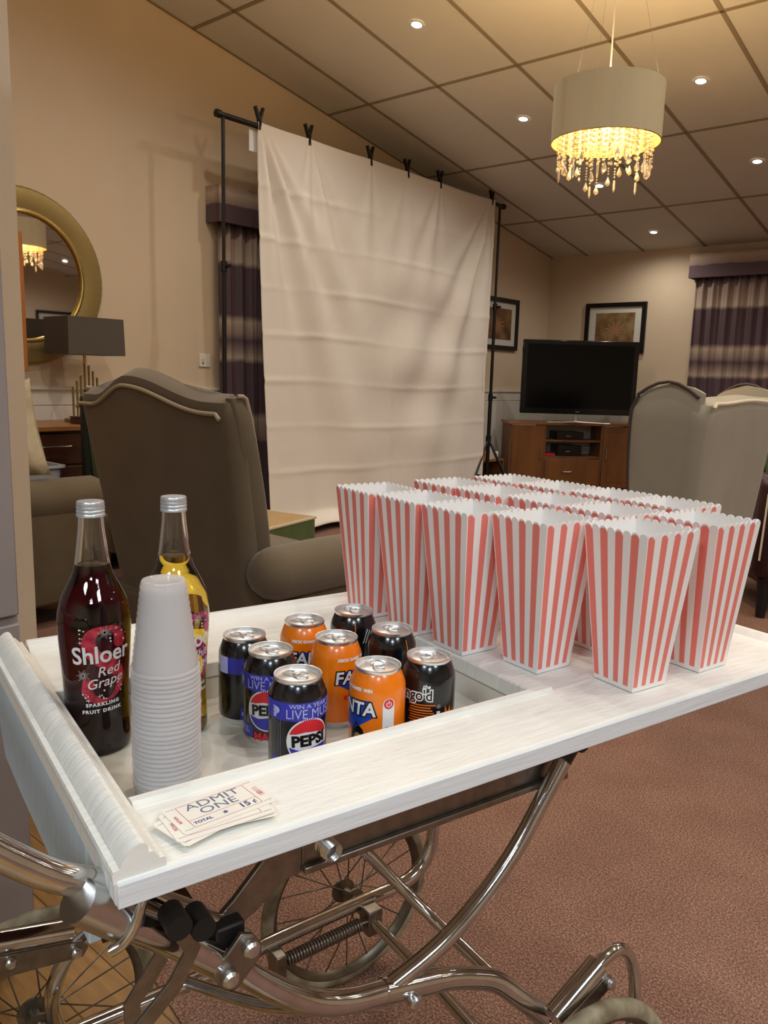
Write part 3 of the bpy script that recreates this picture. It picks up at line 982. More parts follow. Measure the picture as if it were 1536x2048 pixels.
for y in (3.13 - 4.67, 6.24 - 4.67):
    MB().cyl((0, y - .01, BZ), (0, y + .02, BZ), .023).build('end_cap', 'black', e)

CLIPS = [3.441, 3.863, 4.470, 4.889, 5.296, 6.039]
Y0, Y1 = 3.425, 6.085
def topz(y):
    """hem line sagging a little between neighbouring clips"""
    z = BZ + .021
    for a, b in zip(CLIPS[:-1], CLIPS[1:]):
        if a <= y <= b:
            t = (y - a) / (b - a)
            return z - .035 * (b - a) * t * (1 - t)
    return z
rnd = random.Random(5)
CRE = [.14 + .118 * k for k in range(8)]
def smooth(a, b, x):
    t = max(0, min(1, (x - a) / (b - a)))
    return t * t * (3 - 2 * t)
def sheet(u, v):
    y = Y0 + (Y1 - Y0) * u
    zt_ = topz(y)
    hang = .035 + .025 * math.sin(u * 5.1 + 1)
    # left corner kicks in a little towards the bottom
    y += .10 * (1 - u) * v ** 1.3 - .015 * u * v + .03 * math.sin(v * 9) * (u > .98) * v
    z = zt_ - v * (zt_ - hang)
    d = 0.0
    # folds fanning down from the clips
    for i, c in enumerate(CLIPS):
        w = [2.3, 1.1, .45, .4, .6, 2.2][i]
        dx = (y - c); dz = (zt_ - z) + .04
        th = math.atan2(dx, dz)
        rr = math.hypot(dx, dz)
        dirc = [.34, .30, .05, -.1, -.25, -.34][i]
        env = math.exp(-((th - dirc) / .30) ** 2) * smooth(.0, .5, rr) * math.exp(-rr / 2.6)
        d += w * env * .024 * math.sin((th - dirc) * [21, 17, 13, 13, 15, 19][i] + i * 1.7)
        d += w * math.exp(-((th) / .3) ** 2) * math.exp(-rr / .4) * .007 * math.sin(th * 18 + i)
    # draped curves hanging between the outer clips
    s = z - .55 * math.cos((u - .62) * PI * .9)
    d += .019 * math.sin(s * 10 + 1.5 * u) * math.exp(-((u - .66) / .22) ** 2) * smooth(.10, .35, v) * (1 - smooth(.65, .9, v))
    # soft vertical undulation low down
    d += .020 * smooth(.35, 1, v) * math.sin(u * 17 + 1.4 * v) + .006 * smooth(.5, 1, v) * math.sin(u * 37 + 3 * v)
    # ironed-in fold creases
    for k, c in enumerate(CRE):
        q = (v - c - .004 * math.sin(u * 7 + k)) * 120
        if abs(q) < 3:
            d += .0036 * math.exp(-q * q) * (0.5 + .5 * math.sin(u * 9 + k * 2) + .5)
    q = (u - .5 - .002 * math.sin(v * 20)) * 90
    d += .004 * math.exp(-q * q) * smooth(.3, .6, v)
    # small crumples
    if v < .02: d *= v / .02
    # hem kicks forward at the floor
    d += .10 * smooth(.965, 1, v)
    return (BX + .020 + d, y, z)
mb = MB(); mb.grid(sheet, 230, 250)
o = mb.build('backdrop_sheet', 'cotton', angle=180, solid=.0012)
tag(o, 'large creased white cotton sheet hanging from the backdrop stand', 'sheet')
o = MB().box(-.004, -.001, -.03, .03, -.13, 0).build('hem_label', 'pwhite', smooth=False)
o.location = (BX - .012, 3.412, BZ - .02); tag(o, 'small white fabric flap hanging behind the top left corner of the sheet', 'flap')

def clip():
    e = empty('spring_clamp')
    for s in (-1, 1):
        mb = MB()
        mb.prism([(-.004, -.055), (.012, -.05), (.010, 0), (.042, .075), (.028, .082), (-.006, .01)], lambda p, d, s=s: (d, s * p[0] * .9, p[1]), -.012, .012)
        mb.build('jaw', 'black', e, bevel=.002)
    MB().cyl((-.016, 0, .004), (.016, 0, .004), .009, 10).build('pivot', 'black', e)
    return e
names = ['at the top left corner of the sheet', 'second from the left on the sheet', 'third from the left, left of the sheet centre', 'fourth from the left, right of the sheet centre',
         'fifth from the left on the sheet', 'at the top right corner of the sheet beside the right pole']
pc = clip()
for i, y in enumerate(CLIPS):
    o = pc if i == 0 else copy_tree(pc)
    o.location = (BX + .012, y, BZ + .03)
    o.rotation_euler = (rnd.uniform(-.12, .12), 0, 0)
    tag(o, 'black spring clamp ' + names[i], 'clamp', 'black clamps along the backdrop bar')

# ------------------------------------------------------------------ chandelier pendant
CX, CY = -1.684, 3.36
ZB, ZT = CAMZ + 1.01, CAMZ + 1.235
e = empty('pendant_chandelier', (CX, CY, ZT)); tag(e, 'drum shade pendant light with hanging crystal strands, lit warm from within', 'chandelier')
h = ZT - ZB
mb = MB(); mb.lathe([(.230, -h), (.230, 0)], 72)
mb.build('drum_shade', 'shadelin', e)
MB().lathe([(.2285, -h + .001), (.2285, -.001)], 72).build('shade_lining', 'shadein', e)
MB().tube([(.2295 * math.cos(2 * PI * i / 72), .2295 * math.sin(2 * PI * i / 72), -h) for i in range(72)], .0025, 6, loop=True).build('shade_rim', 'goldedge', e)
cz_ = ceil_z(CY) - ZT
MB().tube([(0, 0, -.04), (0, 0, cz_ - .02)], .0035, 8).build('cord', 'plasticw', e)
MB().lathe([(.05, cz_ - .002), (.05, cz_ - .02), (.02, cz_ - .03), (.004, cz_ - .032)], 24).build('ceiling_rose', 'plasticw', e)
for k in range(3):
    a = 2 * PI * k / 3 + .3
    MB().tube([(.21 * math.cos(a), .21 * math.sin(a), -.02), (.01 * math.cos(a), .01 * math.sin(a), cz_ - .03)], .0008, 5).build('suspension_wire', 'steel', e)
MB().tube([(.197 * math.cos(2 * PI * i / 60), .197 * math.sin(2 * PI * i / 60), -.06) for i in range(60)], .003, 6, loop=True).build('strand_ring', 'goldedge', e)
for k in range(3):
    a = 2 * PI * k / 3 + .9
    MB().cyl((.229 * math.cos(a), .229 * math.sin(a), -.06), (0, 0, -.06), .002, 6).build('spoke', 'goldedge', e)
for k in range(3):
    a = 2 * PI * k / 3
    b_ = MB(); b_.ball((.06 * math.cos(a), .06 * math.sin(a), -.13), .028, 16)
    b_.build('bulb', 'bulb', e)
rn = random.Random(11)
NST = 46
for k in range(NST):
    a = 2 * PI * k / NST
    r = .197 if k % 2 else .180
    x_, y_ = r * math.cos(a), r * math.sin(a)
    zb_ = -h - .045 - .10 * rn.random() - (.02 if k % 3 == 0 else 0)
    mb = MB()
    z = -.07
    while z > -h - .05:
        mb.ball((x_, y_, z), .0078, 6, sz=.9); z -= .0215
    while z > zb_ + .02:
        mb.ball((x_, y_, z), .0045, 6); z -= .012
    kind = k % 4
    if kind in (0, 2):
        mb.lathe([(.0008, 0), (.0035, -.006), (.0115, -.026), (.0105, -.034), (.0008, -.042)], 8, (x_, y_, z))
    elif kind == 1:
        mb.lathe([(.0008, 0), (.0055, -.006), (.0055, -.042), (.0008, -.054)], 6, (x_, y_, z))
    else:
        mb.lathe([(.0008, 0), (.003, -.004), (.006, -.012), (.0008, -.02)], 8, (x_, y_, z))
    mb.build('crystal_strand', 'crystal', e, smooth=False)
for k in range(20):
    a = 2 * PI * k / 20
    mb = MB(); z = -.075
    while z > -h - .02 - .02 * (k % 3):
        mb.ball((.13 * math.cos(a), .13 * math.sin(a), z), .0075, 6); z -= .021
    mb.build('crystal_strand', 'crystal_inner', e, smooth=False)
light('chandelier_lamp', 'POINT', (CX, CY, ZT - .05), 52, (1.0, 0.68, 0.32), 0.04)

# ------------------------------------------------------------------ tall grey locker by the wall end
e = empty('steel_locker', (-1.60, .62, 0), 0); tag(e, 'tall taupe grey metal cabinet at the far left edge', 'cabinet')
e.location = (-1.64, .27, 0)
MB().box(-.31, .31, -.32, .325, .115, 1.85).build('carcass', 'grey', e, bevel=.004)
MB().box(.311, .322, -.318, .322, .70, 1.845).build('door', 'grey', e, bevel=.003)
MB().box(.311, .322, -.318, .322, .12, .685).build('lower_panel', 'grey', e, bevel=.003)
for y_, z_ in ((.262, .742), (.235, .722)):
    MB().cyl((.322, y_, z_), (.325, y_, z_), .004, 8).build('rivet', 'steel', e)
for x_ in (-.26, .25):
    for y_ in (-.27, .26):
        c_ = MB().cyl((x_, y_ - .018, .055), (x_, y_ + .018, .055), .054, 20).build('castor', 'blackrub', e)
        MB().box(x_ - .03, x_ + .03, y_ - .025, y_ + .025, .095, .114).build('bracket', 'steel', c_)

# ================================================================== the serving trolley on a pram chassis
TH = math.radians(75)
OU, OV = .67, .87
cT, sT = math.cos(TH), math.sin(TH)
def W2(u, v, z=0):
    return (u * cT - v * sT, u * sT + v * cT, z)
def L(u, v, z):
    return (u - OU, v - OV, z)
cart = empty('serving_trolley', W2(OU, OV, 0), TH)
tag(cart, 'white painted wooden tray trolley on a chrome pram chassis with spoked wheels', 'trolley')
ZBD = CAMZ - .395          # board top
ZBF = CAMZ - .449          # basin floor
U0, U1, V0, V1 = .152, 1.192, .578, 1.168
HU0, HU1, HV0, HV1 = .186, .712, .692, .994
mb = MB()
us = [U0, HU0, HU1, U1]; vs_ = [V0, HV0, HV1, V1]; t = .024
pts = []
for z in (ZBD, ZBD - t):
    for u in us:
        for v in vs_:
            pts.append(L(u, v, z))
fs = []
for a in range(3):
    for b in range(3):
        if a == 1 and b == 1: continue
        q = a * 4 + b
        fs.append((q, q + 4, q + 5, q + 1)); fs.append((16 + q, 16 + q + 1, 16 + q + 5, 16 + q + 4))
def side(i, j): fs.append((i, j, 16 + j, 16 + i))
for b in range(3): side(b, b + 1); side(12 + b, 13 + b)
for a in range(3): side(a * 4, a * 4 + 4); side(a * 4 + 3, a * 4 + 7)
side(5, 9); side(6, 10); side(5, 6); side(9, 10)
mb.add(pts, fs)
mb.build('tray_top', 'white', cart, bevel=.003)
# basin : four walls and floor
mb = MB()
w = .008
mb.box(*(HU0 - w - OU, HU1 + w - OU, HV0 - w - OV, HV1 + w - OV), ZBF - .008, ZBF)
for (a, b, c, d) in ((HU0 - w, HU0, HV0 - w, HV1 + w), (HU1, HU1 + w, HV0 - w, HV1 + w), (HU0, HU1, HV0 - w, HV0), (HU0, HU1, HV1, HV1 + w)):
    mb.box(a - OU, b - OU, c - OV, d - OV, ZBF, ZBD - t - .0005)
mb.build('tray_basin', 'basin', cart, smooth=False)
# thin lip round the front of the opening
mb = MB()
lp = [(0, 0), (.0, .003), (.004, .005), (.013, .005), (.015, .001), (.018, .001), (.020, 0)]
mb.prism([(-a, b) for a, b in lp], lambda p, d: (d - OU, HV0 + p[0] + .0002 - OV, ZBD + p[1]), HU0 + .010, HU1 + .024)
mb.build('opening_lip', 'white', cart, angle=25)
# moulding on the left edge, on the back edge and on the far short edge
prof = [(-.001, -.004), (-.002, .004), (-.001, .0075), (.003, .0085), (.005, .0085), (.005, .011), (.008, .0165), (.012, .0215), (.0165, .0255), (.0205, .027), (.024, .026), (.0265, .0225),
        (.0272, .019), (.0272, .0165), (.0298, .0165), (.0318, .0150), (.0340, .0120), (.0355, .0105), (.0355, .0085), (.0400, .0080), (.0412, .0062), (.0415, .0)]
mb = MB(); mb.prism(prof, lambda p, d: (U0 + p[0] - OU, d - OV, ZBD + p[1] * .95), V0 + .001, V1 + .012)
mb.build('left_moulding', 'white', cart, angle=22)
prof2 = [(0.006, -.010), (.006, .008), (.002, .013), (-.006, .0135), (-.010, .009), (-.014, .008), (-.020, .004), (-.024, .0005), (-.024, 0), (0, 0)]
mb = MB(); mb.prism([(0.006, -.010), (.006, .008), (.002, .013), (-.006, .0135), (-.010, .009), (-.014, .008), (-.020, .004), (-.024, 0)], lambda p, d: (d - OU, V1 + p[0] - OV, ZBD + p[1]), U0 + .044, U1 + .006)
mb.build('back_moulding', 'white', cart, angle=22)
mb = MB(); mb.prism([(0.006, -.010), (.006, .006), (.001, .009), (-.006, .0085), (-.012, .004), (-.016, 0)], lambda p, d: (U1 + p[0] - OU, d - OV, ZBD + p[1]), V0 + .002, V1 - .026)
mb.build('end_moulding', 'white', cart, angle=22)
MB().box(U0 + .001 - OU, U1 - OU, V0 - .0032 - OV, V0 - .0002 - OV, ZBD - .0235, ZBD - .0025).build('front_facing', 'whitefront', cart, bevel=.001)
# side board of the old pram box
mb = MB()
poly = [(.698, ZBD - .026), (.698, CAMZ - .533), (1.025, CAMZ - .541), (1.145, CAMZ - .539), (1.185, CAMZ - .50), (1.212, ZBD - .026)]
mb.prism(poly, lambda p, d: (d - OU, p[0] - OV, p[1]), .158, .170)
mb.build('side_board', 'blue_white', cart, smooth=False, bevel=.0015)
MB().box(.171 - OU, .26 - OU, .70 - OV, 1.15 - OV, CAMZ - .538, CAMZ - .525).build('under_batten', 'dkwood', cart)
MB().box(.255 - OU, .31 - OU, .64 - OV, .70 - OV, CAMZ - .455, CAMZ - .425).build('support_block', 'plasticw', cart)

CH = 'chrome'
def ctube(name, pts, r, n=14, m_=CH, par=None):
    """smoothed tube through (u, v, z) points"""
    P = [Vector(L(*p)) for p in pts]
    out = []
    k = len(P)
    for i in range(k - 1):
        p0, p1, p2, p3 = P[max(i - 1, 0)], P[i], P[i + 1], P[min(i + 2, k - 1)]
        N = 7 if k > 2 else 1
        for j in range(N):
            t = j / N
            out.append(.5 * ((2 * p1) + (-p0 + p2) * t + (2 * p0 - 5 * p1 + 4 * p2 - p3) * t * t + (-p0 + 3 * p1 - 3 * p2 + p3) * t ** 3))
    out.append(P[-1])
    return MB().tube(out, r, n).build(name, m_, par or cart, angle=60)
def bolt(u, v, z, r=.007, par=None, m_='steel'):
    mb = MB(); mb.lathe([(.0001, -.010), (r * .7, -.0095), (r, -.007), (r, 0), (r * .7, 0.004)], 14)
    vs = [(x, -abs(0) + (zz), y) for x, y, zz in mb.v]
    mb.v = [(x + u - OU, yy + v - OV, y + z) for x, yy, y in vs]
    return mb.build('bolt', m_, par or cart)

# long flat side rails under the board
for v, s in ((.66, 1), (1.10, -1)):
    mb = MB(); mb.box(.36 - OU, .745 - OU, v - .004 - OV, v + .004 - OV, .614, .680)
    mb.box(.36 - OU, .745 - OU, v - .011 * s - OV, v - .004 * s - OV, .614, .622)
    mb.build('side_rail', 'chrome2', cart, bevel=.0015)
    mb = MB(); mb.prism([(.36, .614), (.36, .670), (.330, .655), (.285, .610), (.245, .578), (.262, .566), (.31, .590), (.34, .612)], lambda p, d: (p[0] - OU, d - OV, p[1]), v - .004, v + .003)
    mb.build('rail_end', 'chrome2', cart, bevel=.001)
bolt(.378, .640, .646, .010, m_='steel')
mb = MB()
for k in range(7):
    mb.lathe([(.0085, 0), (.0105, .0015), (.0085, .003)], 14, (0, 0, k * .0034))
mb.v = [(x + .378 - OU, .645 - z - OV, y + .648) for x, y, z in mb.v]
mb.build('threaded_stud', 'steel', cart)
# cross struts of chassis, front arm, swan-neck arm
ctube('swan_arm', [(.735, .64, .670), (.720, .64, .645), (.69, .64, .605), (.648, .64, .551), (.594, .64, .503), (.535, .64, .468), (.472, .64, .447), (.44, .64, .44)], .0105)
ctube('lower_side_tube', [(.262, .64, .578), (.290, .64, .540), (.330, .64, .500), (.370, .64, .470), (.412, .64, .452), (.472, .64, .439), (.538, .64, .421), (.585, .64, .402), (.625, .635, .382), (.66, .62, .350), (.690, .61, .322)], .0132)
ctube('joint_sleeve', [(.455, .64, .443), (.53, .64, .424)], .0145)
mb = MB(); mb.tube([L(.715, .64, .655), L(.745, .64, .69)], .0165, 14); mb.build('arm_socket', 'black', cart)
bolt(.730, .622, .680, .012, m_='black')
bolt(.487, .624, .430, .009)
# near wheel spring hanger
mb = MB(); mb.tube([L(.694, .60, .325), L(.772, .60, .366)], .0155, 16); mb.build('hanger_sleeve', CH, cart)
MB().prism([(.684, .303), (.700, .322), (.776, .360), (.786, .352), (.786, .338), (.70, .296)], lambda p, d: (p[0] - OU, d - OV, p[1]), .586, .590).build('hanger_plate', 'chrome2', cart, bevel=.001)
bolt(.697, .586, .310, .008); bolt(.776, .586, .350, .008)
ctube('hanger_hook', [(.765, .60, .362), (.79, .60, .372), (.812, .60, .372), (.832, .60, .358), (.845, .598, .330), (.842, .59, .295), (.815, .575, .235), (.76, .565, .185), (.715, .56, .175)], .0085)
# twin link tubes from the handle
mb = MB(); mb.tube([L(.128, .598, .706), L(.170, .61, .662)], .0175, 18); mb.build('tube_end', 'steel', cart, angle=50)
ctube('link_tube', [(.142, .600, .690), (.196, .62, .636), (.262, .632, .568)], .0150)
ctube('link_tube', [(.168, .650, .680), (.206, .65, .645), (.248, .65, .611), (.292, .65, .570)], .0115)
mb = MB(); mb.prism([(.275, .604), (.288, .598), (.296, .586), (.296, .574), (.276, .552), (.268, .547), (.254, .556), (.247, .572)], lambda p, d: (p[0] - OU, d - OV, p[1]), .616, .622)
mb.build('pivot_plate', 'chrome2', cart, bevel=.0015)
bolt(.283, .616, .588, .0085); bolt(.262, .616, .566, .0085)
def strap(name, pts, v0, v1, w_):
    R = []
    for i, p in enumerate(pts):
        a = pts[max(0, i - 1)]; b = pts[min(len(pts) - 1, i + 1)]
        d_ = Vector((b[0] - a[0], b[1] - a[1])).normalized(); nn = Vector((-d_.y, d_.x)) * w_ / 2
        R.append([(p[0] + nn.x - OU, v0 - OV, p[1] + nn.y), (p[0] + nn.x - OU, v1 - OV, p[1] + nn.y), (p[0] - nn.x - OU, v1 - OV, p[1] - nn.y), (p[0] - nn.x - OU, v0 - OV, p[1] - nn.y)])
    return MB().rings(R).build(name, 'chrome2', cart, smooth=False, bevel=.0008)
strap('brake_lever', [(.203, .660), (.221, .624), (.205, .596), (.182, .575), (.150, .545)], .596, .600, .015)
strap('brake_lever', [(.222, .592), (.184, .542), (.186, .505)], .655, .659, .016)
for (u, v, z) in ((.205, .594, .660), (.228, .60, .646)):
    mb = MB(); mb.tube([L(u, v - .012, z), L(u, v + .014, z)], .011, 16); mb.build('rubber_knob', 'blackrub', cart, angle=50)
MB().box(.255 - OU, .285 - OU, .628 - OV, .646 - OV, .585, .607).build('rubber_block', 'blackrub', cart, bevel=.003)
# handle tubes leaving at the left
for v, d in ((.615, -1), (1.19, 1)):
    ctube('push_handle_tube', [(-.02, v, .835), (.03, v, .800), (.080, v, .752), (.115, v, .722), (.155, v, .698), (.178, v, .676)], [.0125] * 29 + [.0125] * 7, 16)
MB().tube([L(-.02, .615 - .012, .835), L(-.02, 1.19 + .012, .835)], .0125, 16).build('push_bar', CH, cart)
ctube('locking_hook', [(.150, .592, .655), (.160, .590, .660), (.170, .590, .672), (.176, .592, .690), (.176, .60, .70)], .0045)
# far side frame
ctube('lower_side_tube', [(.17, 1.0, .236), (.24, 1.0, .235), (.412, 1.0, .238), (.486, 1.0, .247), (.655, 1.0, .254), (.73, 1.0, .256), (.775, 1.0, .268), (.800, 1.0, .295), (.809, 1.0, .338), (.808, 1.0, .45), (.806, 1.02, .62)], .0115)
ctube('far_upright', [(.20, 1.08, .175), (.188, 1.06, .23), (.186, 1.03, .29), (.205, 1.02, .340), (.250, 1.02, .372), (.30, 1.05, .43), (.34, 1.09, .62)], .0105)
mb = MB(); mb.tube([L(.085, 1.0, .412), L(.205, 1.0, .389)], .015, 16); mb.build('hanger_sleeve', CH, cart)
MB().prism([(.07, .405), (.215, .378), (.222, .366), (.215, .355), (.06, .372)], lambda p, d: (p[0] - OU, d - OV, p[1]), .984, .988).build('hanger_plate', 'chrome2', cart, bevel=.001)
bolt(.206, .984, .367, .007); bolt(.128, .984, .386, .007)
# coil spring
mb = MB(); N = 26; P = []
p0 = Vector(L(.512, .98, .224)); p1 = Vector(L(.648, .98, .231))
for i in range(N * 10 + 1):
    q = i / (N * 10); a = q * N * 2 * PI
    P.append(p0.lerp(p1, q) + Vector((0, math.cos(a), math.sin(a))) * .0095)
mb.tube(P, .0019, 6); mb.build('coil_spring', 'chrome2', cart, angle=80)
ctube('spring_rod', [(.495, .98, .222), (.668, .98, .232)], .004)
MB().box(.488 - OU, .506 - OU, .965 - OV, .995 - OV, .200, .245).build('spring_bracket', 'chrome2', cart, bevel=.002)
MB().box(.655 - OU, .682 - OU, .965 - OV, .995 - OV, .212, .256).build('spring_bracket', 'chrome2', cart, bevel=.002)
# crossing diagonal struts and the lower brace
ctube('cross_brace', [(.640, .99, .376), (.756, .75, .233)], .010) if False else None
ctube('cross_brace', [(.640, .995, .378), (.740, .90, .253), (.765, .75, .220), (.80, .62, .150)][:2] + [(.800, .60, .178)], .0095)
ctube('cross_brace', [(.665, .98, .238), (.691, .85, .202), (.712, .64, .160)], .0085)
ctube('cross_brace', [(.44, .64, .44), (.40, .80, .33), (.36, 1.0, .24)], .0085)
for u in (.175, .712):
    MB().tube([L(u, .555, .175), L(u, 1.12, .175)], .008, 12).build('axle', 'chrome2', cart)

def wheel(u, v, lab):
    w_ = empty('wheel'); w_.parent = cart; w_.location = L(u, v, .175)
    R = .175
    # local axis along y (V direction)
    def rev(prof, n=72):
        mb = MB(); RR = []
        for i in range(n):
            a = 2 * PI * i / n
            RR.append([(r * math.cos(a), y, r * math.sin(a)) for r, y in prof])
        mb.rings(RR, cap=False, loop=True)
        return mb
    ty = [(R - .0125 + .0125 * math.cos(q), .0125 * math.sin(q)) for q in [2 * PI * i / 14 for i in range(14)]]
    t = rev(ty).build('tyre', 'tyre', w_, angle=60)
    rm = rev([(R - .022, -.010), (R - .018, -.011), (R - .016, -.008), (R - .026, 0), (R - .016, .008), (R - .018, .011), (R - .022, .010), (R - .030, 0)]).build('rim', 'rim', w_, angle=40)
    mb = MB(); mb.lathe([(.0001, -.03), (.012, -.03), (.014, -.022), (.023, -.020), (.023, -.016), (.011, -.012), (.011, .012), (.023, .016), (.023, .020), (.012, .022), (.012, .032), (.0001, .032)], 24)
    mb.v = [(x, z, y) for x, y, z in mb.v]
    mb.build('hub', 'rim', w_, angle=40)
    for k in range(20):
        a = 2 * PI * k / 20
        s = 1 if k % 2 else -1
        b = a + (.55 if (k // 2) % 2 else -.55)
        MB().tube([(.021 * math.cos(b), s * .018, .021 * math.sin(b)), ((R - .026) * math.cos(a), 0, (R - .026) * math.sin(a))], .0013, 5).build('spoke', 'rim', w_)
    return w_
wheel(.712, 1.12, ''); wheel(.175, 1.12, ''); wheel(.716, .565, ''); wheel(.175, .552, '')

# ================================================================== helper : flat decals wrapped on round things
def text_bm(s, size, bold=0.0, shear=0.0, sx=1.0, space=1.0):
    cu = bpy.data.curves.new('t', 'FONT')
    cu.body = s; cu.size = size; cu.align_x = 'CENTER'; cu.align_y = 'CENTER'; cu.offset = bold; cu.shear = shear
    cu.space_character = space; cu.resolution_u = 3
    o = bpy.data.objects.new('t', cu); COL.objects.link(o)
    dg = bpy.context.evaluated_depsgraph_get()
    me = bpy.data.meshes.new_from_object(o.evaluated_get(dg))
    bpy.data.objects.remove(o); bpy.data.curves.remove(cu)
    bm = bmesh.new(); bm.from_mesh(me); bpy.data.meshes.remove(me)
    if bm.faces and all(f.normal.z < 0 for f in list(bm.faces)[:3]):
        bmesh.ops.reverse_faces(bm, faces=bm.faces)
    for v in bm.verts: v.co.x *= sx
    return bm
def poly_bm(polys):
    bm = bmesh.new()
    for p in polys:
        bm.faces.new([bm.verts.new((x, y, 0)) for x, y in p])
    return bm
def circ(cx, cy, rx, ry=None, n=40, a0=0, a1=2 * PI):
    ry = ry or rx
    full = abs(a1 - a0 - 2 * PI) < 1e-6
    return [(cx + rx * math.cos(a0 + (a1 - a0) * i / (n if full else n - 1)), cy + ry * math.sin(a0 + (a1 - a0) * i / (n if full else n - 1))) for i in range(n)]
def rect(x0, x1, y0, y1): return [(x0, y0), (x1, y0), (x1, y1), (x0, y1)]
def place_bm(bm, dx, dy, rot=0.0):
    bmesh.ops.rotate(bm, verts=bm.verts, cent=(0, 0, 0), matrix=Matrix.Rotation(rot, 3, 'Z'))
    bmesh.ops.translate(bm, verts=bm.verts, vec=(dx, dy, 0))
    return bm
def wrap(name, bms, mats, parent, Rf, ang, z0, off=.0002, lab=None):
    """wrap flat bmeshes (x along the circumference, y up) on radius Rf(z) round the parent's z axis"""
    if not isinstance(bms, (list, tuple)): bms = [bms]; mats = [mats]
    V_, F_, MI = [], [], []
    for i, bm in enumerate(bms):
        xs = [v.co.x for v in bm.verts]; ys = [v.co.y for v in bm.verts]
        if not xs: continue
        st = .0025
        k = math.floor(min(xs) / st) + 1
        while k * st < max(xs):
            bmesh.ops.bisect_plane(bm, geom=list(bm.verts) + list(bm.edges) + list(bm.faces), plane_co=(k * st, 0, 0), plane_no=(1, 0, 0)); k += 1
        st = .006
        k = math.floor(min(ys) / st) + 1
        while k * st < max(ys):
            bmesh.ops.bisect_plane(bm, geom=list(bm.verts) + list(bm.edges) + list(bm.faces), plane_co=(0, k * st, 0), plane_no=(0, 1, 0)); k += 1
        bm.verts.index_update()
        b = len(V_)
        for v in bm.verts:
            z = z0 + v.co.y; R = Rf(z) + off * (1 + i * .6); a = ang + v.co.x / Rf(z0)
            V_.append((R * math.cos(a), R * math.sin(a), z))
        for f in bm.faces:
            F_.append([b + v.index for v in f.verts]); MI.append(i)
        bm.free()
    me = bpy.data.meshes.new(name); me.from_pydata(V_, [], F_)
    for q in mats: me.materials.append(M[q])
    for p, i in zip(me.polygons, MI): p.material_index = i
    me.polygons.foreach_set('use_smooth', [True] * len(me.polygons))
    o = bpy.data.objects.new(name, me); COL.objects.link(o); o.parent = parent
    if lab: o['label'] = lab
    return o

# ================================================================== drink cans
CR = .0331
CANP = [(.0001, .004), (.020, .003), (.0235, .0), (.0255, .0005), (.0275, .005), (.0320, .0105), (CR, .014), (CR, .092), (.0325, .096), (.0300, .1025), (.0275, .1085), (.0262, .1105)]
LIDP = [(.0262, .1100), (.0272, .1118), (.0277, .1140), (.0272, .1156), (.0262, .1154), (.0256, .1120), (.0250, .1098), (.0238, .1094), (.0230, .1110), (.0215, .1120), (.0001, .1122)]
def can_R(z):
    pr_ = [(r, zz) for r, zz in CANP if zz >= 0.014]
    for (r0, z0), (r1, z1) in zip(pr_[:-1], pr_[1:]):
        if z0 <= z <= z1: return r0 + (r1 - r0) * (z - z0) / (z1 - z0)
    return CR
_can = {}
def can_body(name, label, u, v, base_m, tabang):
    x, y, _ = W2(u, v)
    e = empty(name, (x, y, ZBF + .0003))
    tag(e, label, 'can')
    if 'm' not in _can:
        b = MB(); b.lathe(CANP[:6], 40); bt = b.build('can_base', 'alu', e)
        b = MB(); b.lathe(CANP[5:], 48); bo = b.build('can_body', base_m, e, angle=60)
        b = MB(); b.lathe(LIDP, 48); ld = b.build('lid', 'alu', e, angle=40)
        b = MB(); pts = [(.0095 * math.cos(a) + .004, .0065 * math.sin(a), .1145 + .0004 * math.cos(a)) for a in [2 * PI * i / 24 for i in range(24)]]
        b.tube(pts, .0014, 6, loop=True); b.cyl((0, -.005, .1142), (0, .005, .1142), .0018, 8); b.cyl((-.001, 0, .1122), (-.001, 0, .1150), .0028, 10)
        tb = b.build('ring_pull', 'alu', ld)
        b = MB(); b.tube([(-.004 + .0115 * math.cos(a) - .005, .008 * math.sin(a), .1121) for a in [2 * PI * i / 24 for i in range(24)]], .0006, 5, loop=True)
        b.build('mouth_score', 'steel', ld)
        _can['m'] = (bt.data, bo.data, ld.data, tb.data, [c for c in ld.children if 'score' in c.name][0].data)
        ld.rotation_euler = (0, 0, tabang)
    else:
        for nm, me in zip(('can_base', 'can_body', 'lid'), _can['m'][:3]):
            if nm == 'can_body':
                me = me.copy(); me.materials.clear(); me.materials.append(M[base_m])
            o = bpy.data.objects.new(nm, me); COL.objects.link(o); o.parent = e
            if nm == 'lid':
                o.rotation_euler = (0, 0, tabang)
                for n2, m2 in (('ring_pull', _can['m'][3]), ('mouth_score', _can['m'][4])):
                    q = bpy.data.objects.new(n2, m2); COL.objects.link(q); q.parent = o
    return e, math.atan2(-y, -x)

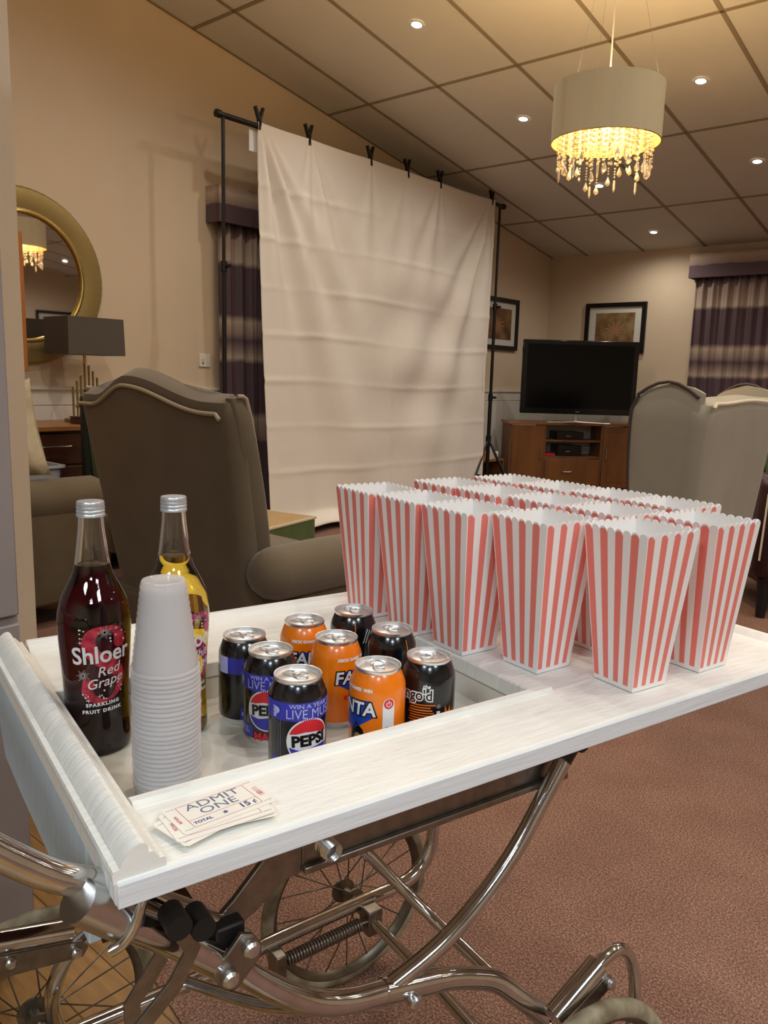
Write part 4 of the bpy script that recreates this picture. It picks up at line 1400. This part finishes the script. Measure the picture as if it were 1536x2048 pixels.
def pepsi(label, u, v, face, tab):
    e, ph = can_body('cola_can', label, u, v, 'canblack', ph0(u, v) + tab)
    A = ph + face
    zc_ = .048
    r = .0262
    # round badge : white disc, red cap, blue bowl
    red = [(x, y) for x, y in circ(0, 0, r * .93, n=40, a0=math.radians(14), a1=math.radians(160))] + [(-r * .6, .0085), (-r * .2, .0105), (r * .3, .0092)]
    blue = [(x, y) for x, y in circ(0, 0, r * .93, n=40, a0=math.radians(197), a1=math.radians(343))] + [(r * .5, -.0075), (r * .1, -.0085), (-r * .45, -.0105)]
    wrap('badge', [poly_bm([circ(0, 0, r, n=56)]), poly_bm([red]), poly_bm([blue])], ['pwhite', 'pred', 'pblue'], e, can_R, A, zc_)
    wrap('brand_lettering', place_bm(text_bm('PEPSI', .0175, .0008, 0, 1.06), 0, 0, .04), 'pblack', e, can_R, A, zc_, .0006)
    wrap('max_lettering', place_bm(text_bm('MAX', .013, .0007), .0, 0), 'pred', e, can_R, A - .10, .0145, .0003)
    # promotional band
    band = [rect(-.062, .062, -.0105, .0105)]
    wrap('promotion_band', [poly_bm(band), poly_bm([rect(-.078, -.062, -.011, .011)])], ['pblue', 'plilac'], e, can_R, A - .05, .0820)
    t1 = place_bm(text_bm('WIN A YEAR OF', .0068, .0001, 0, 1.2), .008, .0064)
    t2 = place_bm(text_bm('LIVE MUSIC', .0155, 0, 0, .86), .008, -.0028)
    mic = place_bm(poly_bm([circ(0, 0, .004, n=16), rect(-.0016, .0016, -.008, -.003)]), -.0365, .001, -.3)
    tk = poly_bm([rect(-.041, -.037, -.007 + .0028 * k, -.0055 + .0028 * k) for k in range(5)])
    wrap('promotion_lettering', [t1, t2, mic, tk], ['plilac', 'plilac', 'plilac', 'plilac'], e, can_R, A - .05, .0820, .0006)
    # small print column and panel low on the left
    lines = [rect(-.0032 + .0021 * k, -.0024 + .0021 * k, -.024 + .0015 * (k % 3), .024 - .003 * (k % 2)) for k in range(5)]
    wrap('small_print', poly_bm(lines), 'pdark', e, can_R, A - 1.18, .049, .0003)
    wrap('scan_panel', [poly_bm([rect(-.014, .014, -.008, .008)]), poly_bm([circ(-.009, 0, .0035, n=16)]), place_bm(text_bm('SCAN\nTO WIN', .0042, .0001), .0, .001)], ['pblue', 'plilac', 'plilac'], e, can_R, A - .98, .0195, .0003)
    return e
def ph0(u, v):
    x, y, _ = W2(u, v); return math.atan2(-y, -x)

def fanta(label, u, v, face, tab, pill=False):
    e, ph = can_body('orange_soda_can', label, u, v, 'canorange', ph0(u, v) + tab)
    A = ph + face
    flag = [(-.030, .012), (.029, .016), (.033, -.004), (.004, -.024), (-.004, -.020), (-.031, -.004)]
    wrap('brand_flag', [poly_bm([flag]), place_bm(text_bm('FANTA', .0225, .0022, .12, .98), 0, .004, .02), place_bm(text_bm('FANTA', .0225, .0006, .12, .98), 0, .004, .02)],
         ['pfblue', 'pblack', 'pwhite'], e, can_R, A, .066, .0003)
    wrap('flavour_lettering', [poly_bm([rect(-.013, .013, -.003, .003)]), text_bm('orange', .0058, .0002)], ['pred', 'pwhite'], e, can_R, A - .30, .044, .0003)
    wrap('shoulder_lettering', [text_bm('XBOX GAMES  WIN', .0052, .0003)], ['pwhite'], e, can_R, A - .25 if not pill else A + .25, .0935, .0003)
    # dark portrait patch on the lower front, kept as a plain dark shape
    wrap('dark_print_patch', [poly_bm([[(-.012, -.030), (.014, -.030), (.016, -.012), (.008, .010), (-.002, .018), (-.010, .008)]]), poly_bm([circ(.001, -.004, .006, .009, 20)])], ['pblack', 'petal'], e, can_R, A + .38, .036, .0003)
    if pill:
        cap_ = circ(0, .017, .0072, n=16, a0=0, a1=PI) + circ(0, -.017, .0072, n=16, a0=PI, a1=2 * PI)
        B = ph + .42
        ringp = [[(a_, b_) for a_, b_ in circ(0, .0175, .0029, n=14, a0=2.1 + k * .33, a1=2.1 + (k + 1) * .33)][0:2] for k in range(0)]
        wrap('power_label', [poly_bm([cap_]), poly_bm([circ(0, .0175, .0060, n=24)]),
                             poly_bm([circ(0, .0172, .0034, n=22, a0=math.radians(125), a1=math.radians(415)) + circ(0, .0172, .0024, n=22, a0=math.radians(125), a1=math.radians(415))[::-1], rect(-.0006, .0006, .0172, .0216)]),
                             place_bm(text_bm('SCAN\nFOR\nMORE', .0030, .0001), 0, -.014)], ['pwhite', 'pred', 'pwhite', 'pdark'], e, can_R, B, .061, .0003)
    return e

def tango(label, u, v, kind, tab):
    e, ph = can_body('black_soda_can', label, u, v, 'canblack', ph0(u, v) + tab)
    if kind == 'front':
        A = ph - .62
        wrap('brand_lettering', [place_bm(text_bm('Tang', .0001, 0), 0, 0), place_bm(text_bm("Tango'd", .0185, .0018, 0, .9), 0, 0), place_bm(text_bm("Tango'd", .0185, .0002, 0, .9), 0, 0)], ['pwhite', 'pwhite', 'pblack'], e, can_R, A, .075, .0003)
        wrap('small_lettering', [text_bm('the', .007, .0002, .3)], ['pwhite'], e, can_R, ph - .05, .0865, .0003)
        rows = [rect(-.017 + (k % 3) * .001, .017 - (k % 4) * .002, -.021 + .0033 * k, -.0195 + .0033 * k) for k in range(13)]
        wrap('nutrition_panel', [poly_bm(rows)], ['porange'], e, can_R, ph - .20, .044, .0003)
        wrap('recycling_panel', [poly_bm([rect(-.0022, .0022, -.012, .006)]), poly_bm([circ(0, .012, .0028, n=14)])], ['pwhite', 'pdark'], e, can_R, ph + .42, .050, .0003)
        zig = [(-.007, -.012), (-.006, .014), (-.002, .004), (.002, .012), (.004, .002), (.008, .008), (.007, -.010), (.002, -.018), (-.001, -.012), (-.004, -.016)]
        wrap('flame_graphic', [poly_bm([zig]), poly_bm([[(x * .6 + .002, y * .6 - .002) for x, y in zig]])], ['porange', 'pyellow'], e, can_R, ph + .88, .048, .0003)
    else:
        a = ph + (.35 if kind == 'back' else .95)
        wrap('orange_line', [poly_bm([rect(-.0006, .0006, -.012, .012)])], ['porange'], e, can_R, a - .25, .094, .0003)
        ss = [[(.004 * k - .012, -.010), (.004 * k - .0108, -.010), (.004 * k - .004, .010 - .002 * k), (.004 * k - .0052, .010 - .002 * k)] for k in range(6)]
        wrap('white_streaks', [poly_bm(ss)], ['pwhite'], e, can_R, a + .45, .084, .0003)
        wrap('brand_lettering', [place_bm(text_bm('Tango', .020, .0016, 0, .9), 0, 0, PI / 2), place_bm(text_bm('Tango', .020, .0001, 0, .9), 0, 0, PI / 2)], ['pwhite', 'pblack'], e, can_R, a + .62, .052, .0003)
    return e

def uv(x, y):      # world -> cart u, v
    return (x * cT + y * sT, -x * sT + y * cT)
pepsi('frontmost black and blue cola can, round badge facing the viewer', *uv(-.626, .590), .42, .9)
pepsi('middle one of the three cola cans, half hidden by the front one', *uv(-.709, .622), -.10, .5)
pepsi('backmost left cola can, turned so small print faces the viewer', *uv(-.776, .636), 1.25, 1.0)
fanta('orange soda can at the back left of the orange ones, behind the cola cans', *uv(-.766, .733), .42, 1.0)
fanta('orange soda can in the middle of the nine cans', *uv(-.685, .713), 1.02, .8)
fanta('orange soda can at the front with a white pill label and red power symbol', *uv(-.581, .676), -1.12, .2, pill=True)
tango('black soda can at the very back of the cans beside the leftmost popcorn box', *uv(-.752, .817), 'back', .6)
tango('plain black soda can behind the two front right cans', *uv(-.657, .791), 'mid', .4)
tango('black soda can at the right end with orange nutrition print', *uv(-.558, .744), 'front', -.6)

# ================================================================== glass bottles
BP = [(.0001, .003), (.026, .002), (.034, .0), (.0368, .003), (.0376, .010), (.0373, .030), (.0366, .050), (.0368, .070), (.0378, .090), (.0393, .112), (.0407, .135), (.0413, .152), (.0406, .166),
      (.0374, .181), (.0333, .191), (.0290, .200), (.0240, .210), (.0208, .220), (.0188, .232), (.0166, .250), (.0146, .268), (.0138, .284), (.0136, .290), (.0150, .291), (.0150, .294), (.0132, .2945)]
def interp(P, z):
    P = P[2:]
    for (r0, z0), (r1, z1) in zip(P[:-1], P[1:]):
        if z0 <= z <= z1 and z1 > z0: return r0 + (r1 - r0) * (z - z0) / (z1 - z0)
    return P[-1][0]
def fine(P, n=4):
    out = []
    for i in range(len(P) - 1):
        p0, p1, p2, p3 = P[max(0, i - 1)], P[i], P[i + 1], P[min(len(P) - 1, i + 2)]
        for j in range(n):
            t = j / n
            out.append(tuple(.5 * (2 * b + (-a + c) * t + (2 * a - 5 * b + 4 * c - d) * t * t + (-a + 3 * b - 3 * c + d) * t ** 3) for a, b, c, d in zip(p0, p1, p2, p3)))
    out.append(P[-1])
    return [(max(r, .0001), z) for r, z in out]
def bottle(label, u, v, juice, level, face, print_m, flavour, fillname):
    x, y, _ = W2(u, v)
    e = empty('glass_bottle', (x, y, ZBF + .0005)); tag(e, label, 'bottle')
    BF = fine(BP)
    wall = .0022
    inner = [(max(interp(BF, z) - wall, .0001), z) for z in [.006 + (.2940 - .006) * i / 50 for i in range(51)]]
    mb = MB(); mb.lathe(BF + inner[::-1] + [(.0001, .006)], 64)
    mb.build('glass', 'glass', e, angle=70)
    # drink slightly overlapping into the glass wall
    lq = [(.0001, .0055)] + [(max(interp(BF, z) - wall + .0004, .0001), z) for z in [.0058 + (level - .0058) * i / 44 for i in range(45)]] + [(interp(BF, level) - wall - .002, level - .0006), (.0001, level - .0006)]
    mb = MB(); mb.lathe(lq, 64); mb.build(fillname, juice, e, angle=60)
    mb = MB()
    cp = [(.0152, .2790), (.0158, .2795), (.0158, .2822), (.0149, .2832), (.0158, .2843), (.0158, .2862), (.0149, .2873), (.0157, .2885), (.0157, .2905), (.0151, .2915), (.0154, .2925), (.0154, .2955), (.0146, .2968), (.0001, .2972)]
    mb.lathe([(r, z + .0006) for r, z in cp], 48); mb.build('screw_cap', 'cap', e, angle=50)
    A = math.atan2(-y, -x) + face
    Rf = lambda z: interp(BF, z)
    z0 = .115
    # big ornamental S
    def stroke(pts, ws):
        L_, R_ = [], []
        for i, p in enumerate(pts):
            a = pts[max(0, i - 1)]; b = pts[min(len(pts) - 1, i + 1)]
            d = Vector((b[0] - a[0], b[1] - a[1])).normalized(); w = ws[i]
            L_.append((p[0] - d.y * w, p[1] + d.x * w)); R_.append((p[0] + d.y * w, p[1] - d.x * w))
        return [[L_[i], R_[i], R_[i + 1], L_[i + 1]] for i in range(len(pts) - 1)]
    sp = []
    ctrl = [(.019, .024), (.016, .036), (.004, .042), (-.012, .036), (-.016, .022), (-.008, .008), (.006, -.002), (.018, -.014), (.020, -.030), (.008, -.044), (-.008, -.045), (-.019, -.036), (-.018, -.024)]
    ww = [.0075, .0060, .0022, .0058, .0078, .0078, .0080, .0075, .0055, .0018, .0040, .0070, .0068]
    cf = fine([(a, b) for a, b in ctrl], 4)
    cf = []
    for i in range(len(ctrl) - 1):
        p0, p1, p2, p3 = ctrl[max(0, i - 1)], ctrl[i], ctrl[i + 1], ctrl[min(len(ctrl) - 1, i + 2)]
        for j in range(4):
            t = j / 4
            cf.append((tuple(.5 * (2 * b + (-a + c) * t + (2 * a - 5 * b + 4 * c - d) * t * t + (-a + 3 * b - 3 * c + d) * t ** 3) for a, b, c, d in zip(p0, p1, p2, p3)), ww[i] + (ww[i + 1] - ww[i]) * t))
    cf.append((ctrl[-1], ww[-1]))
    S = stroke([c[0] for c in cf], [c[1] for c in cf])
    S += [circ(.019, .024, .0078, n=18), circ(-.018, -.025, .0072, n=18)]
    wrap('ornate_initial', [poly_bm(S)], [print_m], e, Rf, A + .04, z0, .0003)
    wrap('brand_lettering', [place_bm(text_bm('Shloer', .0285, .0006, 0, .92), 0, 0, .04)], ['pwhite'], e, Rf, A, z0 + .010, .0007)
    wrap('flavour_lettering', [place_bm(text_bm(flavour[0], .0165, .0001, .35), .006, .0105, .18), place_bm(text_bm(flavour[1], .0165, .0001, .35), .002, -.003, .18)], ['pwhite', 'pwhite'], e, Rf, A, z0 - .020, .0007)
    wrap('descriptor_lettering', [place_bm(text_bm('SPARKLING', .0056, .0003, 0, 1.1, 1.25), .0, .004, .05), place_bm(text_bm('FRUIT DRINK', .0056, .0003, 0, 1.1, 1.25), -.001, -.004, .05)], ['pwhite', 'pwhite'], e, Rf, A, z0 - .054, .0005)
    rn = random.Random(4)
    dots = []
    for (cx, cy, n_) in ((-.021, .036, 6), (.012, .028, 4), (.001, -.038, 5), (.024, -.034, 5), (-.020, -.042, 5), (.026, .030, 3)):
        for k in range(n_):
            dots.append(circ(cx + rn.uniform(-.004, .004), cy + rn.uniform(-.006, .006), rn.choice([.0006, .0009, .0012]), n=8))
    for (cx, cy) in ((-.023, .026), (.016, .040), (.019, -.027), (-.004, -.040), (-.017, -.045)):
        q = .0032
        dots.append([(cx + q * (1 if k % 2 == 0 else .18) * math.cos(k * PI / 4), cy + q * (1 if k % 2 == 0 else .18) * math.sin(k * PI / 4)) for k in range(8)])
    for (cx, cy) in ((.003, .037), (-.022, -.014)):
        for k in range(14):
            a = 2 * PI * k / 14; r1 = .0078 if k % 2 else .0055
            n_ = (-math.sin(a) * .00018, math.cos(a) * .00018)
            dots.append([(cx + .0015 * math.cos(a) + n_[0], cy + .0015 * math.sin(a) + n_[1]), (cx + r1 * math.cos(a) + n_[0], cy + r1 * math.sin(a) + n_[1]),
                         (cx + r1 * math.cos(a) - n_[0], cy + r1 * math.sin(a) - n_[1]), (cx + .0015 * math.cos(a) - n_[0], cy + .0015 * math.sin(a) - n_[1])])
    wrap('sparkle_print', [poly_bm(dots)], ['pwhite'], e, Rf, A, z0, .0006)
    return e
bottle('tall bottle of dark red grape drink with silver screw cap', .2315, .934, 'redjuice', .224, .18, 'ppink', ('Red', 'Grape'), 'red_drink')
bottle('tall glass bottle of golden drink with silver screw cap, behind the stack of cups', .328, .930, 'goldjuice', .226, .62, 'ppink2', ('White', 'Grape'), 'golden_drink')

# ================================================================== stack of plastic cups, upside down
NC, PITCH_C = 29, .0050
cx_, cy_, _ = W2(.264, .781)
CHT = .096
mb = MB()
op = [(.0001, CHT - .0025), (.0170, CHT - .0025), (.0190, CHT), (.0215, CHT), (.0225, CHT - .0015)]
steps = 26
for i in range(steps + 1):
    t = i / steps
    r = .0228 + (.0335 - .0228) * t
    z = CHT - .003 - (CHT - .003 - .004) * t
    op.append((r + (.0006 if i % 2 else -.0002), z))
op += [(.0338, .0040), (.0352, .0037), (.0359, .0026), (.0359, .0014), (.0352, .0004), (.0343, .0004), (.0336, .0022)]
inn = [(r - .0006, z - .0003) for r, z in op[3:-5]][::-1] + [(.0001, CHT - .0033)]
mb.lathe(op + inn, 40)
cup0 = None
for k in range(NC):
    if k == 0:
        o = mb.build('plastic_cup', 'cup', angle=50); cup0 = o
    else:
        o = cup0.copy(); COL.objects.link(o)
    rr = random.Random(k)
    o.location = (cx_ + rr.uniform(-.0006, .0006) + .000 * k, cy_ + rr.uniform(-.0006, .0006), ZBF + .0006 + k * PITCH_C)
    o.rotation_euler = (0, 0, rr.uniform(0, 6))
    if k == NC - 1: lab = 'translucent plastic cup on top of the upside-down stack beside the red drink bottle'
    elif k == 0: lab = 'translucent plastic cup at the very bottom of the upside-down stack'
    else: lab = 'translucent plastic cup nested in the middle of the upside-down stack'
    tag(o, lab, 'cup', 'upside-down plastic cups in one stack')

# ================================================================== admission tickets
def ticket(u, v, rz, z, label, full):
    x, y, _ = W2(u, v)
    e = empty('paper_ticket', (x, y, z), TH + rz); tag(e, label, 'ticket', 'admission tickets on the tray edge')
    mb = MB()
    Wt, Ht = .092, .050
    ol = []
    for (cx, cy, a0) in ((Wt / 2, Ht / 2, PI), (-Wt / 2, Ht / 2, 1.5 * PI), (-Wt / 2, -Ht / 2, 0), (Wt / 2, -Ht / 2, PI / 2)):
        seg = [(cx + .0022 * math.cos(a0 + q * PI / 8), cy + .0022 * math.sin(a0 + q * PI / 8)) for q in range(5)]
        ol += seg[::-1]
    mb.prism(ol, lambda p, d: (p[0], p[1], d), 0, .0004)
    p = mb.build('paper', 'ticket', e, smooth=False)
    def flat(name, bms, m_):
        V_, F_ = [], []
        for bm in bms:
            bm.verts.index_update(); b = len(V_)
            V_ += [(v.co.x, v.co.y, .00055) for v in bm.verts]; F_ += [[b + v.index for v in f.verts] for f in bm.faces]; bm.free()
        me = bpy.data.meshes.new(name); me.from_pydata(V_, [], F_); me.materials.append(M[m_])
        o = bpy.data.objects.new(name, me); COL.objects.link(o); o.parent = e
    ln = .00022
    flat('ruled_border', [poly_bm([rect(-.034, .034, -.019 - ln, -.019 + ln), rect(-.034, .034, .019 - ln, .019 + ln), rect(-.034 - ln, -.034 + ln, -.019, .019), rect(.034 - ln, .034 + ln, -.019, .019),
                                   rect(-.034, .034, -.007 - ln, -.007 + ln)])], 'inkred')
    flat('stub_border', [poly_bm([rect(s * .0395 - .004, s * .0395 + .004, q - ln, q + ln) for s in (-1, 1) for q in (-.019, .019)])], 'inkgrey')
    flat('serial_lettering', [place_bm(text_bm('111081', .0075, .0001, 0, .8), .0405, 0, -PI / 2), place_bm(text_bm('RETAIN', .004, .0001), -.0405, 0, PI / 2)], 'inkred')
    if full:
        flat('title_lettering', [place_bm(text_bm('ADMIT', .0145, 0, 0, 1.25), 0, .0125), place_bm(text_bm('ONE', .0145, 0, 0, 1.25), 0, .0005)], 'inkgrey')
        star = [(-.001 + .0032 * (1 if k % 2 == 0 else .42) * math.cos(PI / 2 + k * PI / 5), -.013 + .0032 * (1 if k % 2 == 0 else .42) * math.sin(PI / 2 + k * PI / 5)) for k in range(10)]
        flat('price_lettering', [place_bm(text_bm('TOTAL', .0055, .0002), -.023, -.0132), place_bm(text_bm('15', .0110, .0003), .019, -.0128), place_bm(text_bm('¢', .009, .0001), .029, -.0128), poly_bm([star])], 'inkblue')
    return e
ticket(.258, .622, math.radians(-8), ZBD + .0042, 'cream admission ticket at the bottom of the fan, its right corner sticking out', False)
ticket(.250, .622, math.radians(16), ZBD + .0049, 'cream admission ticket second from the bottom of the fan, left corner sticking out', False)
ticket(.254, .619, math.radians(1), ZBD + .0056, 'cream admission ticket just under the top one in the fan', False)
ticket(.260, .630, math.radians(7), ZBD + .0063, 'topmost cream admission ticket reading admit one', True)

# ================================================================== popcorn boxes
BH, BB, BT = .212, .0322, .0515
def popcorn_box():
    mb = MB()
    NSC = 8; wt = .0011
    for s in range(4):
        a = s * PI / 2
        def P3(xx, f, out=0.0, z=None):
            """xx -1..1 across the face, f height fraction"""
            h = BB + (BT - BB) * f + out
            x, y = xx * h, -h
            return (x * math.cos(a) - y * math.sin(a), x * math.sin(a) + y * math.cos(a), f * BH)
        m_ = NSC * 8
        def fh(q):
            t = (q * NSC) % 1.0
            return 1 - .030 * (1 - math.sqrt(max(0, 1 - (2 * t - 1) ** 2 * .97)))
        # stripes : 15 bands (narrow white at each edge)
        nb = 8
        cuts = sorted(set([0, 1] + [i / m_ for i in range(m_ + 1)] + [.015 + .985 * i / 8 for i in range(8)]))
        cuts = [c for c in cuts if c <= 1]
        for q0, q1 in zip(cuts[:-1], cuts[1:]):
            qm = (q0 + q1) / 2
            idx = math.floor((qm - .035) / (.93 / 15)) if .035 < qm < .965 else 1
            red = 1 if (idx // 2) % 2 == 0 and .035 < qm < .965 else 0
            k = math.floor((qm - .015) / (.985 / 8))
            red = 1 if (.015 < qm and k % 2 == 0) else 0
            e0, e1 = fh(q0), fh(q1)
            x0, x1 = 2 * q0 - 1, 2 * q1 - 1
            rb = .028; rt0, rt1 = e0 - .013, e1 - .013
            v = [P3(x0, 0), P3(x1, 0), P3(x1, rb), P3(x0, rb), P3(x1, rt1), P3(x0, rt0), P3(x1, e1), P3(x0, e0)]
            mb.add(v, [(0, 1, 2, 3)], 0); mb.add(v, [(3, 2, 4, 5)], red); mb.add(v, [(5, 4, 6, 7)], 0)
            w = [P3(x0, .01, -wt), P3(x1, .01, -wt), P3(x1, e1, -wt), P3(x0, e0, -wt)]
            mb.add(w, [(3, 2, 1, 0)], 0)
            mb.add([P3(x0, e0), P3(x1, e1), P3(x1, e1, -wt), P3(x0, e0, -wt)], [(0, 1, 2, 3)], 0)
    h = BB
    mb.add([(-h, -h, 0), (h, -h, 0), (h, h, 0), (-h, h, 0)], [(3, 2, 1, 0)], 0)
    h = BB - .0005
    mb.add([(-h, -h, .002), (h, -h, .002), (h, h, .002), (-h, h, .002)], [(0, 1, 2, 3)], 0)
    me = bpy.data.meshes.new('popcorn_box'); me.from_pydata(mb.v, [], mb.f)
    bm = bmesh.new(); bm.from_mesh(me)
    bmesh.ops.remove_doubles(bm, verts=bm.verts, dist=.00004)
    bm.to_mesh(me); bm.free()
    return me, mb
me_box, mbx = popcorn_box()
me_box.materials.append(M['boxwhite']); me_box.materials.append(M['boxred'])
# material indices survive the doubles removal through face order
for p, i in zip(me_box.polygons, mbx.mi): p.material_index = i
BOXES = [  # u, v, turn, label
    (.852, .650, -.02, 'nearest popcorn box, standing at the front edge of the tray, second from the right'),
    (.790, .762, .03, 'popcorn box just left of and behind the nearest one'),
    (.747, .868, .02, 'popcorn box third from the left in the left-hand row of five'),
    (.738, .974, .0, 'popcorn box second from the left, behind the rightmost black can'),
    (.729, 1.083, -.02, 'leftmost popcorn box at the back edge of the tray'),
    (.992, .651, .02, 'popcorn box right of the nearest one, at the front right of the tray'),
    (.932, .760, .0, 'popcorn box in the centre row, directly behind the nearest box'),
    (.920, .871, .02, 'popcorn box in the very middle of the centre row'),
    (.902, .980, -.02, 'popcorn box in the centre row, second from the back edge'),
    (.895, 1.088, .02, 'popcorn box at the back edge, in the centre row'),
    (1.070, .762, -.01, 'popcorn box at the right end of the farthest row, only its rim showing'),
    (1.062, .870, .01, 'popcorn box in the farthest row, second from its right end'),
    (1.046, .978, -.02, 'popcorn box in the farthest row, third from its right end'),
    (1.034, 1.088, .02, 'farthest popcorn box at the back corner nearest the television'),
]
for k, (u, v, r, lab) in enumerate(BOXES):
    o = bpy.data.objects.new('popcorn_box', me_box); COL.objects.link(o)
    o.location = W2(u, v, ZBD + .0012); o.rotation_euler = (0, 0, TH + r)
    tag(o, 'striped ' + lab, 'popcorn box', 'striped popcorn boxes on the trolley')
